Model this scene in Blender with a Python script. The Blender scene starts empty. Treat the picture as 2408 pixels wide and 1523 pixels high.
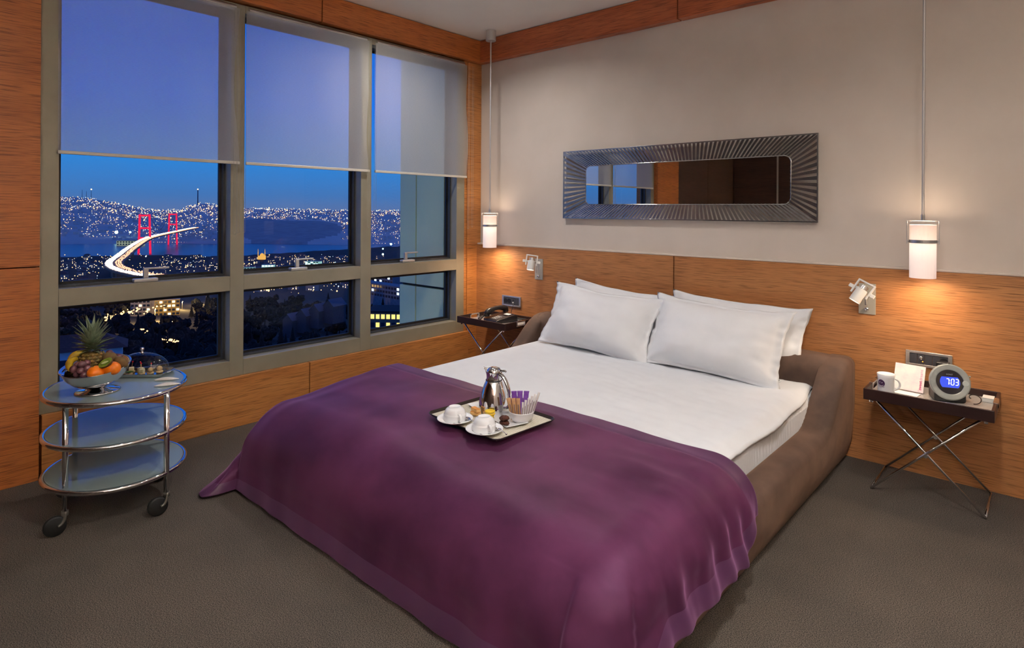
import bpy, bmesh, math, random
from mathutils import Vector, Matrix, noise

# ---------------------------------------------------------------- camera, world, exposure
SC = bpy.context.scene
COL = SC.collection
FPX, CX, CYP = 1424.8, 1204.0, 493.8          # focal length and principal point for a 2408 x 1523 frame
YAW, ROLL = math.radians(42.006), math.radians(-0.3436)
CAM = Vector((3.787, -3.743, 1.35))
_f = Vector((-math.sin(YAW), math.cos(YAW), 0))
_r0 = Vector((math.cos(YAW), math.sin(YAW), 0))
_d0 = Vector((0, 0, -1))
_r = _r0 * math.cos(ROLL) + _d0 * math.sin(ROLL)
_d = -_r0 * math.sin(ROLL) + _d0 * math.cos(ROLL)
cam_data = bpy.data.cameras.new('camera')
cam = bpy.data.objects.new('camera', cam_data)
COL.objects.link(cam)
_u = -_d
cam.matrix_world = Matrix(((_r.x, _u.x, -_f.x, CAM.x), (_r.y, _u.y, -_f.y, CAM.y), (_r.z, _u.z, -_f.z, CAM.z), (0, 0, 0, 1)))
cam_data.sensor_fit = 'HORIZONTAL'
cam_data.sensor_width = 36.0
cam_data.lens = 36.0 * FPX / 2408.0
cam_data.shift_y = -(761.5 - CYP) / 2408.0
cam_data.clip_start = 0.05
cam_data.clip_end = 30000
SC.camera = cam

SC.view_settings.view_transform = 'Standard'
SC.view_settings.look = 'None'
SC.view_settings.gamma = 1.0
SC.view_settings.use_curve_mapping = False
SC.view_settings.exposure = 0.8
SC.cycles.use_denoising = True
SC.cycles.max_bounces = 10
SC.cycles.transparent_max_bounces = 16
SC.cycles.sample_clamp_indirect = 20.0
SC.cycles.caustics_reflective = False
SC.cycles.caustics_refractive = False

def lin(r, g, b):
    def c(v):
        v = v / 255.0
        return v / 12.92 if v <= 0.04045 else ((v + 0.055) / 1.055) ** 2.4
    return (c(r), c(g), c(b), 1.0)

world = bpy.data.worlds.new('dusk_sky')
SC.world = world
world.use_nodes = True
nt = world.node_tree
nt.nodes.clear()
o_ = nt.nodes.new('ShaderNodeOutputWorld')
bg = nt.nodes.new('ShaderNodeBackground')
tc = nt.nodes.new('ShaderNodeTexCoord')
sp = nt.nodes.new('ShaderNodeSeparateXYZ')
rp = nt.nodes.new('ShaderNodeValToRGB')
nt.links.new(tc.outputs['Generated'], sp.inputs[0])
nt.links.new(sp.outputs['Z'], rp.inputs['Fac'])
nt.links.new(rp.outputs['Color'], bg.inputs['Color'])
nt.links.new(bg.outputs[0], o_.inputs[0])
el = rp.color_ramp.elements
el[0].position = 0.0; el[0].color = lin(84, 112, 164)
el[1].position = 1.0; el[1].color = lin(62, 84, 150)
for p_, c_ in ((0.02, lin(66, 114, 176)), (0.07, lin(46, 128, 206)), (0.16, lin(24, 112, 222)), (0.35, lin(34, 92, 196))):
    e_ = el.new(p_); e_.color = c_
bg.inputs['Strength'].default_value = 0.63

CEIL = 2.822

def area_light(name, loc, direction, size, power, color, spread=180, shape='DISK', size_y=None, parent=None):
    d = bpy.data.lights.new(name, 'AREA')
    d.shape = shape; d.size = size
    if size_y: d.size_y = size_y
    d.energy = power; d.color = color; d.spread = math.radians(spread)
    o = bpy.data.objects.new(name, d)
    COL.objects.link(o)
    o.location = loc
    o.rotation_euler = Vector(direction).to_track_quat('-Z', 'Y').to_euler()
    if parent: o.parent = parent
    return o

# positions (x, y, power, beam angle) of unseen ceiling downlights added for general light; the fixtures are built further down
UNSEEN_DOWNLIGHTS = [(1.9, -1.45, 1.0, 110), (1.9, -3.0, 0.8, 150), (3.5, -2.6, 15, 150), (3.6, -1.3, 4, 150), (0.72, -1.0, 9, 150)]
WARM = (1.0, 0.97, 0.93)
FILL_UPLIGHTS = [(4.9, -4.9, 135), (4.75, -1.5, 3)]          # added fill uplighters out of view, brightening the room off the ceiling

# ---------------------------------------------------------------- helpers
def ray(u, v):
    return _r * ((u - CX) / FPX) + _d * ((v - CYP) / FPX) + _f
def onX(u, v, x): d = ray(u, v); return CAM + d * ((x - CAM.x) / d.x)
def onY(u, v, y): d = ray(u, v); return CAM + d * ((y - CAM.y) / d.y)
def onZ(u, v, z): d = ray(u, v); return CAM + d * ((z - CAM.z) / d.z)

def link(o, parent=None):
    COL.objects.link(o)
    if parent is not None: o.parent = parent
    return o

def tag(o, label=None, cat=None, group=None, kind=None):
    if label: o['label'] = label
    if cat: o['category'] = cat
    if group: o['group'] = group
    if kind: o['kind'] = kind
    return o

def thing(name, label, cat, loc=(0, 0, 0), rotz=0.0, group=None):
    o = bpy.data.objects.new(name, None)
    o.empty_display_size = 0.05
    o.location = loc; o.rotation_euler = (0, 0, rotz)
    link(o)
    return tag(o, label, cat, group)

def copy_tree(o, parent=None):
    c = o.copy(); COL.objects.link(c); c.parent = parent
    for ch in list(o.children): copy_tree(ch, c)
    return c

class MB:
    """collects geometry for one mesh"""
    def __init__(s):
        s.v = []; s.f = []; s.m = []
    def add(s, vs, fs, mi=0):
        n = len(s.v); s.v += [tuple(p) for p in vs]
        s.f += [tuple(i + n for i in f) for f in fs]; s.m += [mi] * len(fs)
        return s
    def box(s, x0, x1, y0, y1, z0, z1, mi=0):
        vs = [(x, y, z) for z in (z0, z1) for y in (y0, y1) for x in (x0, x1)]
        return s.add(vs, [(0, 2, 3, 1), (4, 5, 7, 6), (0, 1, 5, 4), (2, 6, 7, 3), (0, 4, 6, 2), (1, 3, 7, 5)], mi)
    def obox(s, c, ax, ay, az, mi=0):
        """oriented box: centre and three half-axis vectors"""
        c = Vector(c); ax = Vector(ax); ay = Vector(ay); az = Vector(az)
        vs = [c + ax * i + ay * j + az * k for k in (-1, 1) for j in (-1, 1) for i in (-1, 1)]
        return s.add(vs, [(0, 2, 3, 1), (4, 5, 7, 6), (0, 1, 5, 4), (2, 6, 7, 3), (0, 4, 6, 2), (1, 3, 7, 5)], mi)
    def tube(s, path, r, n=8, closed=False, cap=True, mi=0):
        P = [Vector(p) for p in path]; k = len(P)
        rr = r if isinstance(r, (list, tuple)) else [r] * k
        T = []
        for i in range(k):
            a = P[i - 1] if (i > 0 or closed) else P[i]
            b = P[(i + 1) % k] if (i < k - 1 or closed) else P[i]
            t = (b - a)
            T.append(t.normalized() if t.length > 1e-9 else Vector((0, 0, 1)))
        up = Vector((0, 0, 1)) if abs(T[0].z) < 0.9 else Vector((1, 0, 0))
        nrm = (up - T[0] * up.dot(T[0])).normalized()
        vs = []
        for i in range(k):
            nrm = (nrm - T[i] * nrm.dot(T[i]))
            nrm = nrm.normalized() if nrm.length > 1e-6 else T[i].orthogonal().normalized()
            b = T[i].cross(nrm)
            for j in range(n):
                a = 2 * math.pi * j / n
                vs.append(P[i] + (nrm * math.cos(a) + b * math.sin(a)) * rr[i])
        fs = []
        m = k if closed else k - 1
        for i in range(m):
            for j in range(n):
                a = i * n + j; b2 = i * n + (j + 1) % n
                c = ((i + 1) % k) * n + (j + 1) % n; d = ((i + 1) % k) * n + j
                fs.append((a, b2, c, d))
        if cap and not closed:
            fs.append(tuple(range(n))[::-1]); fs.append(tuple(range((k - 1) * n, k * n)))
        return s.add(vs, fs, mi)
    def lathe(s, prof, n=32, c=(0, 0, 0), sx=1.0, sy=1.0, axis=None, mi=0):
        """prof: (radius, height) list, revolved round z (or round axis)"""
        c = Vector(c)
        if axis is None:
            X, Y, Z = Vector((1, 0, 0)), Vector((0, 1, 0)), Vector((0, 0, 1))
        else:
            Z = Vector(axis).normalized(); X = Z.orthogonal().normalized(); Y = Z.cross(X)
        vs = []; idx = []
        for r, h in prof:
            if r < 1e-6:
                idx.append([len(vs)] * n); vs.append(c + Z * h)
            else:
                idx.append([len(vs) + j for j in range(n)])
                for j in range(n):
                    a = 2 * math.pi * j / n
                    vs.append(c + X * (r * math.cos(a) * sx) + Y * (r * math.sin(a) * sy) + Z * h)
        fs = []
        for i in range(len(prof) - 1):
            for j in range(n):
                q = [idx[i][j], idx[i][(j + 1) % n], idx[i + 1][(j + 1) % n], idx[i + 1][j]]
                f = []
                for w in q:
                    if w not in f: f.append(w)
                if len(f) >= 3: fs.append(tuple(f))
        return s.add(vs, fs, mi)
    def grid(s, nu, nv, fn, mi=0, closed_u=False):
        vs = [fn(i, j) for j in range(nv) for i in range(nu)]
        fs = []
        for j in range(nv - 1):
            for i in range(nu if closed_u else nu - 1):
                i2 = (i + 1) % nu
                fs.append((j * nu + i, j * nu + i2, (j + 1) * nu + i2, (j + 1) * nu + i))
        return s.add(vs, fs, mi)
    def prism(s, poly, a, b, mi=0):
        """poly: list of 3-D points (a planar outline), swept from offset a to offset b"""
        a = Vector(a); b = Vector(b); k = len(poly)
        vs = [Vector(p) + a for p in poly] + [Vector(p) + b for p in poly]
        fs = [tuple(range(k))[::-1], tuple(range(k, 2 * k))]
        fs += [(i, (i + 1) % k, k + (i + 1) % k, k + i) for i in range(k)]
        return s.add(vs, fs, mi)
    def sphere(s, c, r, n=10, m=7, sc=(1, 1, 1), mi=0):
        c = Vector(c)
        prof = [(math.sin(math.pi * i / m), -math.cos(math.pi * i / m)) for i in range(m + 1)]
        k = len(s.v); s.lathe(prof, n, mi=mi)
        for i in range(k, len(s.v)):
            p = s.v[i]; s.v[i] = (c.x + p[0] * r * sc[0], c.y + p[1] * r * sc[1], c.z + p[2] * r * sc[2])
        return s
    def xform(s, M, start=0):
        for i in range(start, len(s.v)): s.v[i] = tuple(M @ Vector(s.v[i]))
        return s
    def mesh(s, name):
        me = bpy.data.meshes.new(name)
        me.from_pydata(s.v, [], s.f)
        if any(s.m): me.polygons.foreach_set('material_index', s.m)
        me.update()
        bm = bmesh.new(); bm.from_mesh(me)
        bmesh.ops.recalc_face_normals(bm, faces=bm.faces)
        bm.to_mesh(me); bm.free()
        return me
    def build(s, name, mat, parent=None, smooth=False, bevel=0.0, seg=2, loc=None, subd=0, auto=None):
        me = s.mesh(name)
        for m in (mat if isinstance(mat, (list, tuple)) else [mat]): me.materials.append(m)
        if smooth: me.polygons.foreach_set('use_smooth', [True] * len(me.polygons))
        o = bpy.data.objects.new(name, me)
        if loc is not None: o.location = loc
        link(o, parent)
        if bevel:
            b = o.modifiers.new('bevel', 'BEVEL'); b.width = bevel; b.segments = seg; b.limit_method = 'ANGLE'; b.angle_limit = math.radians(35)
            me.polygons.foreach_set('use_smooth', [True] * len(me.polygons))
            if seg < 3: b.harden_normals = True
        if subd:
            b = o.modifiers.new('subdivision', 'SUBSURF'); b.levels = subd; b.render_levels = subd
        return o

def structure(o): o['kind'] = 'structure'; return o

def circle(c, r, n=32, z=0, sx=1, sy=1):
    return [(c[0] + r * sx * math.cos(2 * math.pi * i / n), c[1] + r * sy * math.sin(2 * math.pi * i / n), z) for i in range(n)]

def text_mesh(body, size, extrude=0.0004, align='CENTER', shear=0.0, spacing=1.0, bold=0.0):
    """lettering as an MB in the xy plane, baseline at y=0"""
    cu = bpy.data.curves.new('lettering', 'FONT')
    cu.body = body; cu.size = size; cu.extrude = extrude; cu.align_x = align; cu.shear = shear
    cu.space_character = spacing; cu.offset = bold; cu.resolution_u = 3
    o = bpy.data.objects.new('lettering', cu)
    COL.objects.link(o)
    dg = bpy.context.evaluated_depsgraph_get()
    me = o.evaluated_get(dg).to_mesh()
    mb = MB(); mb.add([v.co[:] for v in me.vertices], [tuple(p.vertices) for p in me.polygons])
    o.evaluated_get(dg).to_mesh_clear()
    bpy.data.objects.remove(o); bpy.data.curves.remove(cu)
    return mb

# ---------------------------------------------------------------- materials
def principled(name, color, rough=0.5, metal=0.0, **kw):
    m = bpy.data.materials.new(name); m.use_nodes = True
    b = m.node_tree.nodes['Principled BSDF']
    b.inputs['Base Color'].default_value = color if len(color) == 4 else (*color, 1)
    b.inputs['Roughness'].default_value = rough
    b.inputs['Metallic'].default_value = metal
    for k, v in kw.items():
        b.inputs[k.replace('_', ' ')].default_value = v
    return m

def varied(name, c1, c2, scale=(8, 8, 8), rough=0.5, metal=0.0, detail=4, lo=0.3, hi=0.7, bump=0.0, bscale=None, bdist=0.002, rvar=0.0, coords='Object', **kw):
    """principled whose colour wanders between c1 and c2 with noise, and a bump of its own"""
    m = principled(name, c1, rough, metal, **kw)
    t = m.node_tree; b = t.nodes['Principled BSDF']
    tc = t.nodes.new('ShaderNodeTexCoord'); mp = t.nodes.new('ShaderNodeMapping')
    mp.inputs['Scale'].default_value = scale
    t.links.new(tc.outputs[coords], mp.inputs[0])
    n = t.nodes.new('ShaderNodeTexNoise'); n.inputs['Scale'].default_value = 1.0; n.inputs['Detail'].default_value = detail
    t.links.new(mp.outputs[0], n.inputs['Vector'])
    r = t.nodes.new('ShaderNodeValToRGB')
    r.color_ramp.elements[0].position = lo; r.color_ramp.elements[0].color = c1
    r.color_ramp.elements[1].position = hi; r.color_ramp.elements[1].color = c2
    t.links.new(n.outputs['Fac'], r.inputs['Fac'])
    t.links.new(r.outputs['Color'], b.inputs['Base Color'])
    if bump:
        m2 = t.nodes.new('ShaderNodeMapping'); m2.inputs['Scale'].default_value = bscale or scale
        t.links.new(tc.outputs[coords], m2.inputs[0])
        n2 = t.nodes.new('ShaderNodeTexNoise'); n2.inputs['Scale'].default_value = 1.0; n2.inputs['Detail'].default_value = 3
        t.links.new(m2.outputs[0], n2.inputs['Vector'])
        bp = t.nodes.new('ShaderNodeBump'); bp.inputs['Strength'].default_value = bump; bp.inputs['Distance'].default_value = bdist
        t.links.new(n2.outputs['Fac'], bp.inputs['Height']); t.links.new(bp.outputs[0], b.inputs['Normal'])
    return m

def wood(name, light, dark, pore, axis, rough=0.38):
    """veneer with its grain running along axis ('X' or 'Y')"""
    m = principled(name, light, rough)
    t = m.node_tree; b = t.nodes['Principled BSDF']
    L = t.links.new
    tc = t.nodes.new('ShaderNodeTexCoord')
    def mapped(scale, detail, dist=0.0):
        mp = t.nodes.new('ShaderNodeMapping'); mp.inputs['Scale'].default_value = scale
        L(tc.outputs['Object'], mp.inputs[0])
        n = t.nodes.new('ShaderNodeTexNoise'); n.inputs['Scale'].default_value = 1.0
        n.inputs['Detail'].default_value = detail; n.inputs['Distortion'].default_value = dist
        L(mp.outputs[0], n.inputs['Vector']); return n
    A = (lambda g, c, v: (g, c, v)) if axis == 'X' else (lambda g, c, v: (c, g, v))
    n1 = mapped(A(0.7, 2, 9), 3, 0.4)          # broad bands
    n2 = mapped(A(7, 60, 300), 2, 0.4)          # pores
    r1 = t.nodes.new('ShaderNodeValToRGB')
    r1.color_ramp.elements[0].position = 0.2; r1.color_ramp.elements[0].color = dark
    r1.color_ramp.elements[1].position = 0.8; r1.color_ramp.elements[1].color = light
    L(n1.outputs['Fac'], r1.inputs['Fac'])
    r2 = t.nodes.new('ShaderNodeValToRGB')
    r2.color_ramp.elements[0].position = 0.36; r2.color_ramp.elements[0].color = (1, 1, 1, 1)
    r2.color_ramp.elements[1].position = 0.49; r2.color_ramp.elements[1].color = (0, 0, 0, 1)
    L(n2.outputs['Fac'], r2.inputs['Fac'])
    mul = t.nodes.new('ShaderNodeMath'); mul.operation = 'MULTIPLY'; mul.inputs[1].default_value = 0.7
    L(r2.outputs['Color'], mul.inputs[0])
    mx = t.nodes.new('ShaderNodeMix'); mx.data_type = 'RGBA'
    L(mul.outputs[0], mx.inputs['Factor']); L(r1.outputs['Color'], mx.inputs['A'])
    mx.inputs['B'].default_value = pore
    L(mx.outputs['Result'], b.inputs['Base Color'])
    bp = t.nodes.new('ShaderNodeBump'); bp.inputs['Strength'].default_value = 0.25; bp.inputs['Distance'].default_value = 0.001; bp.invert = True
    L(r2.outputs['Color'], bp.inputs['Height']); L(bp.outputs[0], b.inputs['Normal'])
    return m

def emission(name, color, strength, sample=True):
    m = bpy.data.materials.new(name); m.use_nodes = True
    t = m.node_tree; t.nodes.clear()
    o = t.nodes.new('ShaderNodeOutputMaterial'); e = t.nodes.new('ShaderNodeEmission')
    e.inputs['Color'].default_value = color if len(color) == 4 else (*color, 1); e.inputs['Strength'].default_value = strength
    t.links.new(e.outputs[0], o.inputs[0])
    if not sample: m.cycles.emission_sampling = 'NONE'
    return m

def thin_glass(name, tint=(1, 1, 1, 1), rough=0.0, ior=1.45, boost=1.0, body=None, body_fac=0.0):
    """thin sheet: fresnel reflection over clear transparency, optionally with a frosted body"""
    m = bpy.data.materials.new(name); m.use_nodes = True
    t = m.node_tree; t.nodes.clear(); L = t.links.new
    o = t.nodes.new('ShaderNodeOutputMaterial')
    tr = t.nodes.new('ShaderNodeBsdfTransparent'); tr.inputs[0].default_value = tint
    gl = t.nodes.new('ShaderNodeBsdfGlossy'); gl.inputs['Roughness'].default_value = rough
    fr = t.nodes.new('ShaderNodeFresnel'); fr.inputs[0].default_value = ior
    mu = t.nodes.new('ShaderNodeMath'); mu.operation = 'MULTIPLY'; mu.inputs[1].default_value = boost; mu.use_clamp = True
    ge = t.nodes.new('ShaderNodeNewGeometry')           # reflect at the entering face only
    fb = t.nodes.new('ShaderNodeMath'); fb.operation = 'SUBTRACT'; fb.inputs[0].default_value = 1.0
    L(ge.outputs['Backfacing'], fb.inputs[1])
    m0 = t.nodes.new('ShaderNodeMath'); m0.operation = 'MULTIPLY'
    L(fr.outputs[0], m0.inputs[0]); L(fb.outputs[0], m0.inputs[1])
    L(m0.outputs[0], mu.inputs[0])
    base = tr
    if body:
        df = t.nodes.new('ShaderNodeBsdfDiffuse'); df.inputs[0].default_value = body
        tl = t.nodes.new('ShaderNodeBsdfTranslucent'); tl.inputs[0].default_value = body
        m1 = t.nodes.new('ShaderNodeMixShader'); m1.inputs[0].default_value = 0.5
        L(df.outputs[0], m1.inputs[1]); L(tl.outputs[0], m1.inputs[2])
        m2 = t.nodes.new('ShaderNodeMixShader'); m2.inputs[0].default_value = body_fac
        L(tr.outputs[0], m2.inputs[1]); L(m1.outputs[0], m2.inputs[2])
        base = m2
    mx = t.nodes.new('ShaderNodeMixShader')
    L(mu.outputs[0], mx.inputs[0]); L(base.outputs[0], mx.inputs[1]); L(gl.outputs[0], mx.inputs[2]); L(mx.outputs[0], o.inputs[0])
    return m

WOOD_X = wood('oak_veneer_back', lin(196, 138, 88), lin(172, 113, 67), lin(102, 60, 33), 'X')
WOOD_Y = wood('oak_veneer_side', lin(204, 140, 80), lin(180, 115, 60), lin(106, 62, 30), 'Y')
WOOD_RED_X = wood('crown_veneer_back', lin(198, 112, 66), lin(160, 82, 46), lin(92, 42, 20), 'X')
WOOD_RED_Y = wood('crown_veneer_side', lin(204, 122, 62), lin(166, 92, 42), lin(96, 48, 18), 'Y')
WOOD_DARK_Y = wood('wardrobe_veneer_side', lin(84, 54, 40), lin(62, 38, 26), lin(34, 20, 13), 'Y', 0.5)
WOOD_DARK = wood('wardrobe_veneer', lin(84, 54, 40), lin(62, 38, 26), lin(34, 20, 13), 'X', 0.5)
FABRIC_WALL = varied('fabric_wall', lin(206, 194, 182), lin(213, 201, 190), (3, 3, 3), 0.95, bump=0.25, bscale=(500, 500, 900), bdist=0.0006)
CEILING_M = varied('ceiling_paint', lin(232, 227, 219), lin(236, 231, 223), (2, 2, 2), 0.9)
METAL_FRAME = varied('bronze_grey_aluminium', lin(146, 140, 122), lin(156, 150, 132), (5, 5, 5), 0.42, 0.25)
SASH_DARK = principled('dark_sash', lin(70, 74, 82), 0.35, 0.4)
BLACK_RUBBER = principled('black_rubber', lin(14, 14, 15), 0.55)
CHROME = principled('chrome', (0.78, 0.78, 0.8, 1), 0.06, 1.0)
SLATMETAL = varied('satin_nickel', (0.46, 0.45, 0.44, 1), (0.56, 0.55, 0.54, 1), (20, 20, 20), 0.22, 0.95)
STEEL = varied('polished_steel', (0.55, 0.54, 0.52, 1), (0.66, 0.65, 0.63, 1), (20, 20, 20), 0.12, 1.0)
BRUSHED = varied('brushed_aluminium', (0.62, 0.61, 0.6, 1), (0.7, 0.69, 0.68, 1), (40, 40, 4), 0.32, 0.9)
WHITE_MET = principled('white_lacquer', lin(226, 224, 220), 0.35)
SILVER_PAINT = principled('silver_paint', lin(196, 192, 190), 0.4, 0.5)
PORCELAIN = principled('porcelain', lin(236, 236, 238), 0.12)
BLACK_PLASTIC = principled('black_plastic', lin(32, 30, 31), 0.35)
GLASS_PANE = thin_glass('window_glass', (0.97, 0.985, 1, 1), 0.0, 1.3)
SHELF_GLASS = thin_glass('frosted_green_glass', (0.86, 0.95, 0.95, 1), 0.10, 1.5, 0.9, lin(196, 212, 212), 0.88)
CLEAR_PLASTIC = thin_glass('clear_acrylic', (0.97, 0.98, 1, 1), 0.02, 1.5, 1.6)
# ---------------------------------------------------------------- the room
XR, YB = 5.4, -5.5                # right wall, wall behind the camera
def carpet_material():
    m = principled('carpet', lin(98, 86, 74), 1.0)
    t = m.node_tree; b = t.nodes['Principled BSDF']; L = t.links.new
    tc = t.nodes.new('ShaderNodeTexCoord')
    n = t.nodes.new('ShaderNodeTexNoise'); n.inputs['Scale'].default_value = 300; n.inputs['Detail'].default_value = 2.5
    n.inputs['Roughness'].default_value = 0.75
    n2 = t.nodes.new('ShaderNodeTexNoise'); n2.inputs['Scale'].default_value = 2.2; n2.inputs['Detail'].default_value = 3
    L(tc.outputs['Object'], n.inputs['Vector']); L(tc.outputs['Object'], n2.inputs['Vector'])
    r = t.nodes.new('ShaderNodeValToRGB')
    r.color_ramp.elements[0].position = 0.40; r.color_ramp.elements[0].color = lin(31, 27, 24)
    r.color_ramp.elements[1].position = 0.62; r.color_ramp.elements[1].color = lin(114, 103, 93)
    L(n.outputs['Fac'], r.inputs['Fac'])
    r2 = t.nodes.new('ShaderNodeValToRGB')
    r2.color_ramp.elements[0].position = 0.35; r2.color_ramp.elements[0].color = (0.82, 0.82, 0.82, 1)
    r2.color_ramp.elements[1].position = 0.65; r2.color_ramp.elements[1].color = (1.08, 1.06, 1.04, 1)
    L(n2.outputs['Fac'], r2.inputs['Fac'])
    mx = t.nodes.new('ShaderNodeMix'); mx.data_type = 'RGBA'; mx.blend_type = 'MULTIPLY'; mx.inputs['Factor'].default_value = 1
    L(r.outputs['Color'], mx.inputs['A']); L(r2.outputs['Color'], mx.inputs['B']); L(mx.outputs['Result'], b.inputs['Base Color'])
    bp = t.nodes.new('ShaderNodeBump'); bp.inputs['Strength'].default_value = 0.25; bp.inputs['Distance'].default_value = 0.003
    L(n.outputs['Fac'], bp.inputs['Height']); L(bp.outputs[0], b.inputs['Normal'])
    return m
CARPET = carpet_material()
structure(MB().box(-0.25, XR, YB, 0.15, -0.1, 0).build('floor', CARPET))
structure(MB().box(-0.25, XR, YB, 0.15, CEIL, CEIL + 0.1).build('ceiling', CEILING_M))

# back wall: fabric above, oak wainscot panels below
wall_back = structure(MB().box(-0.25, XR, 0.05, 0.15, 0, CEIL).build('wall_back', FABRIC_WALL))
for a, b in ((0.0, 1.8735), (1.8805, 3.76), (3.767, XR)):
    MB().box(a, b, 0.0, 0.046, 0.0, 1.048).build('wood_panel', WOOD_X, wall_back, bevel=0.0015)
MB().box(0.0, XR, 0.006, 0.05, 1.048, 1.062).build('fabric_ledge', FABRIC_WALL, wall_back, bevel=0.004)
MB().box(0.0, XR, 0.046, 0.0495, 0.0, 1.048).build('panel_backing', BLACK_PLASTIC, wall_back)
# crown boards
for i, (a, b) in enumerate(((0.05, 1.899), (1.907, 3.8), (3.808, XR))):
    structure(MB().box(a, b, -0.02, 0.05, 2.628, CEIL - 0.004).build('trim_%d' % (i + 1), WOOD_RED_X, bevel=0.002))
for i, (a, b) in enumerate(((YB, -3.7), (-3.693, -1.545), (-1.537, 0.05))):
    structure(MB().box(-0.2, 0.05, a, b, 2.628, CEIL - 0.004).build('trim_%d' % (i + 4), WOOD_RED_Y, bevel=0.002))

# window wall: masonry around the windows, oak below and beside them
wl = MB()
wl.box(-0.25, -0.025, YB, 0.15, 0, 0.30)
wl.box(-0.25, -0.01, YB, -3.075, 0.30, CEIL)
wl.box(-0.25, -0.01, -0.15, 0.15, 0.30, CEIL)
wl.box(-0.25, -0.15, -3.075, -0.15, 2.62, CEIL)
wall_left = structure(wl.build('wall_left', WOOD_Y))
for a, b in ((-3.062, -1.606), (-1.599, -0.117)):
    MB().box(-0.024, 0.022, a, b, 0.0, 0.309).build('wood_panel', WOOD_Y, wall_left, bevel=0.002)
for a, b, wm in ((YB, -4.55, WOOD_DARK_Y), (-4.544, -3.65, WOOD_DARK_Y), (-3.644, -3.078, WOOD_RED_Y)):
    for c, d in ((0.0, 1.053), (1.058, 2.626)):
        MB().box(-0.009, 0.05, a, b, c, d).build('wood_panel', wm, wall_left, bevel=0.002)
for c, d in ((0.0, 1.046), (1.049, 2.626)):
    MB().box(-0.009, 0.002, -0.114, 0.048, c, d).build('pilaster_panel', WOOD_Y, wall_left, bevel=0.001)
# walls behind the camera: dark wardrobe doors with pale edge strips
wall_right = structure(MB().box(XR, XR + 0.1, YB, 0.15, 0, CEIL).build('wall_right', FABRIC_WALL))
wall_front = structure(MB().box(-0.25, XR, YB - 0.1, YB, 0, CEIL).build('wall_front', WOOD_DARK))
PALE = principled('pale_strip', lin(190, 186, 180), 0.4, 0.3)
xs = [0.06, 0.72, 1.72, 2.72, 3.72, 4.72]
for a, b in zip(xs[:-1], xs[1:]):
    p_ = MB().box(a + 0.012, b - 0.012, YB + 0.001, YB + 0.06, 0.02, CEIL - 0.02).build('wardrobe_door', WOOD_DARK, wall_front, bevel=0.002)
    MB().box(b - 0.012, b + 0.012, YB + 0.001, YB + 0.065, 0.02, CEIL - 0.02).build('edge_strip', PALE, wall_front)

# windows
BAYS = [(-2.993, -2.13), (-2.045, -1.19), (-1.10, -0.24)]
ZB0, ZB1, ZT0, ZT1, ZH = 0.31, 0.408, 0.842, 0.932, 2.572
GX = -0.112
def ring(mb, y0, y1, z0, z1, w, x0, x1):
    mb.box(x0, x1, y0, y0 + w, z0, z1); mb.box(x0, x1, y1 - w, y1, z0, z1)
    mb.box(x0, x1, y0 + w, y1 - w, z0, z0 + w); mb.box(x0, x1, y0 + w, y1 - w, z1 - w, z1)
def lever(parent, y, dy):
    """window handle: plinth, upright, lever"""
    b = MB().box(-0.062, -0.018, y, y + 0.122, ZT1, ZT1 + 0.022).build('handle_base', SILVER_PAINT, parent, bevel=0.006, seg=3)
    h = MB()
    h.box(-0.05, -0.03, y + dy, y + dy + 0.026, ZT1 + 0.022, ZT1 + 0.075)
    h.box(-0.048, -0.032, y + dy, y + dy + 0.135, ZT1 + 0.069, ZT1 + 0.081)
    h.build('handle_lever', SILVER_PAINT, b, bevel=0.004, seg=2)
for i, (y0, y1) in enumerate(BAYS):
    fr = MB()
    fr.box(-0.14, 0.0, y0, y1, ZB0, ZB1)
    fr.box(-0.14, 0.0, y0, y1, ZT0, ZT1)
    fr.box(-0.14, 0.0, y0, y1, ZH, 2.62)
    win = structure(fr.build('window_%d' % (i + 1), METAL_FRAME, bevel=0.0015))
    if i == 0: MB().box(-0.15, 0.0, -3.073, y0, ZB0, 2.62).build('jamb', METAL_FRAME, win, bevel=0.0015)
    yn = BAYS[i + 1][0] if i < 2 else -0.151
    MB().box(-0.15, 0.0, y1, yn, ZB0, 2.62).build('mullion' if i < 2 else 'jamb', METAL_FRAME, win, bevel=0.0015)
    for z0, z1, nm in ((ZB1, ZT0, 'lower'), (ZT1, ZH, 'upper')):
        s = MB(); ring(s, y0 + 0.001, y1 - 0.001, z0 + 0.001, z1 - 0.001, 0.012, -0.135, -0.075)
        sash = s.build('sash', SASH_DARK, win)
        g = MB(); ring(g, y0 + 0.012, y1 - 0.012, z0 + 0.012, z1 - 0.012, 0.016, -0.122, -0.104)
        g.build('gasket', BLACK_RUBBER, sash)
        MB().box(GX - 0.003, GX + 0.003, y0 + 0.02, y1 - 0.02, z0 + 0.02, z1 - 0.02).build('pane', GLASS_PANE, sash)
    lever(win, (-2.646, -1.72, -0.79)[i], (0.05, 0.04, 0.03)[i])

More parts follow.
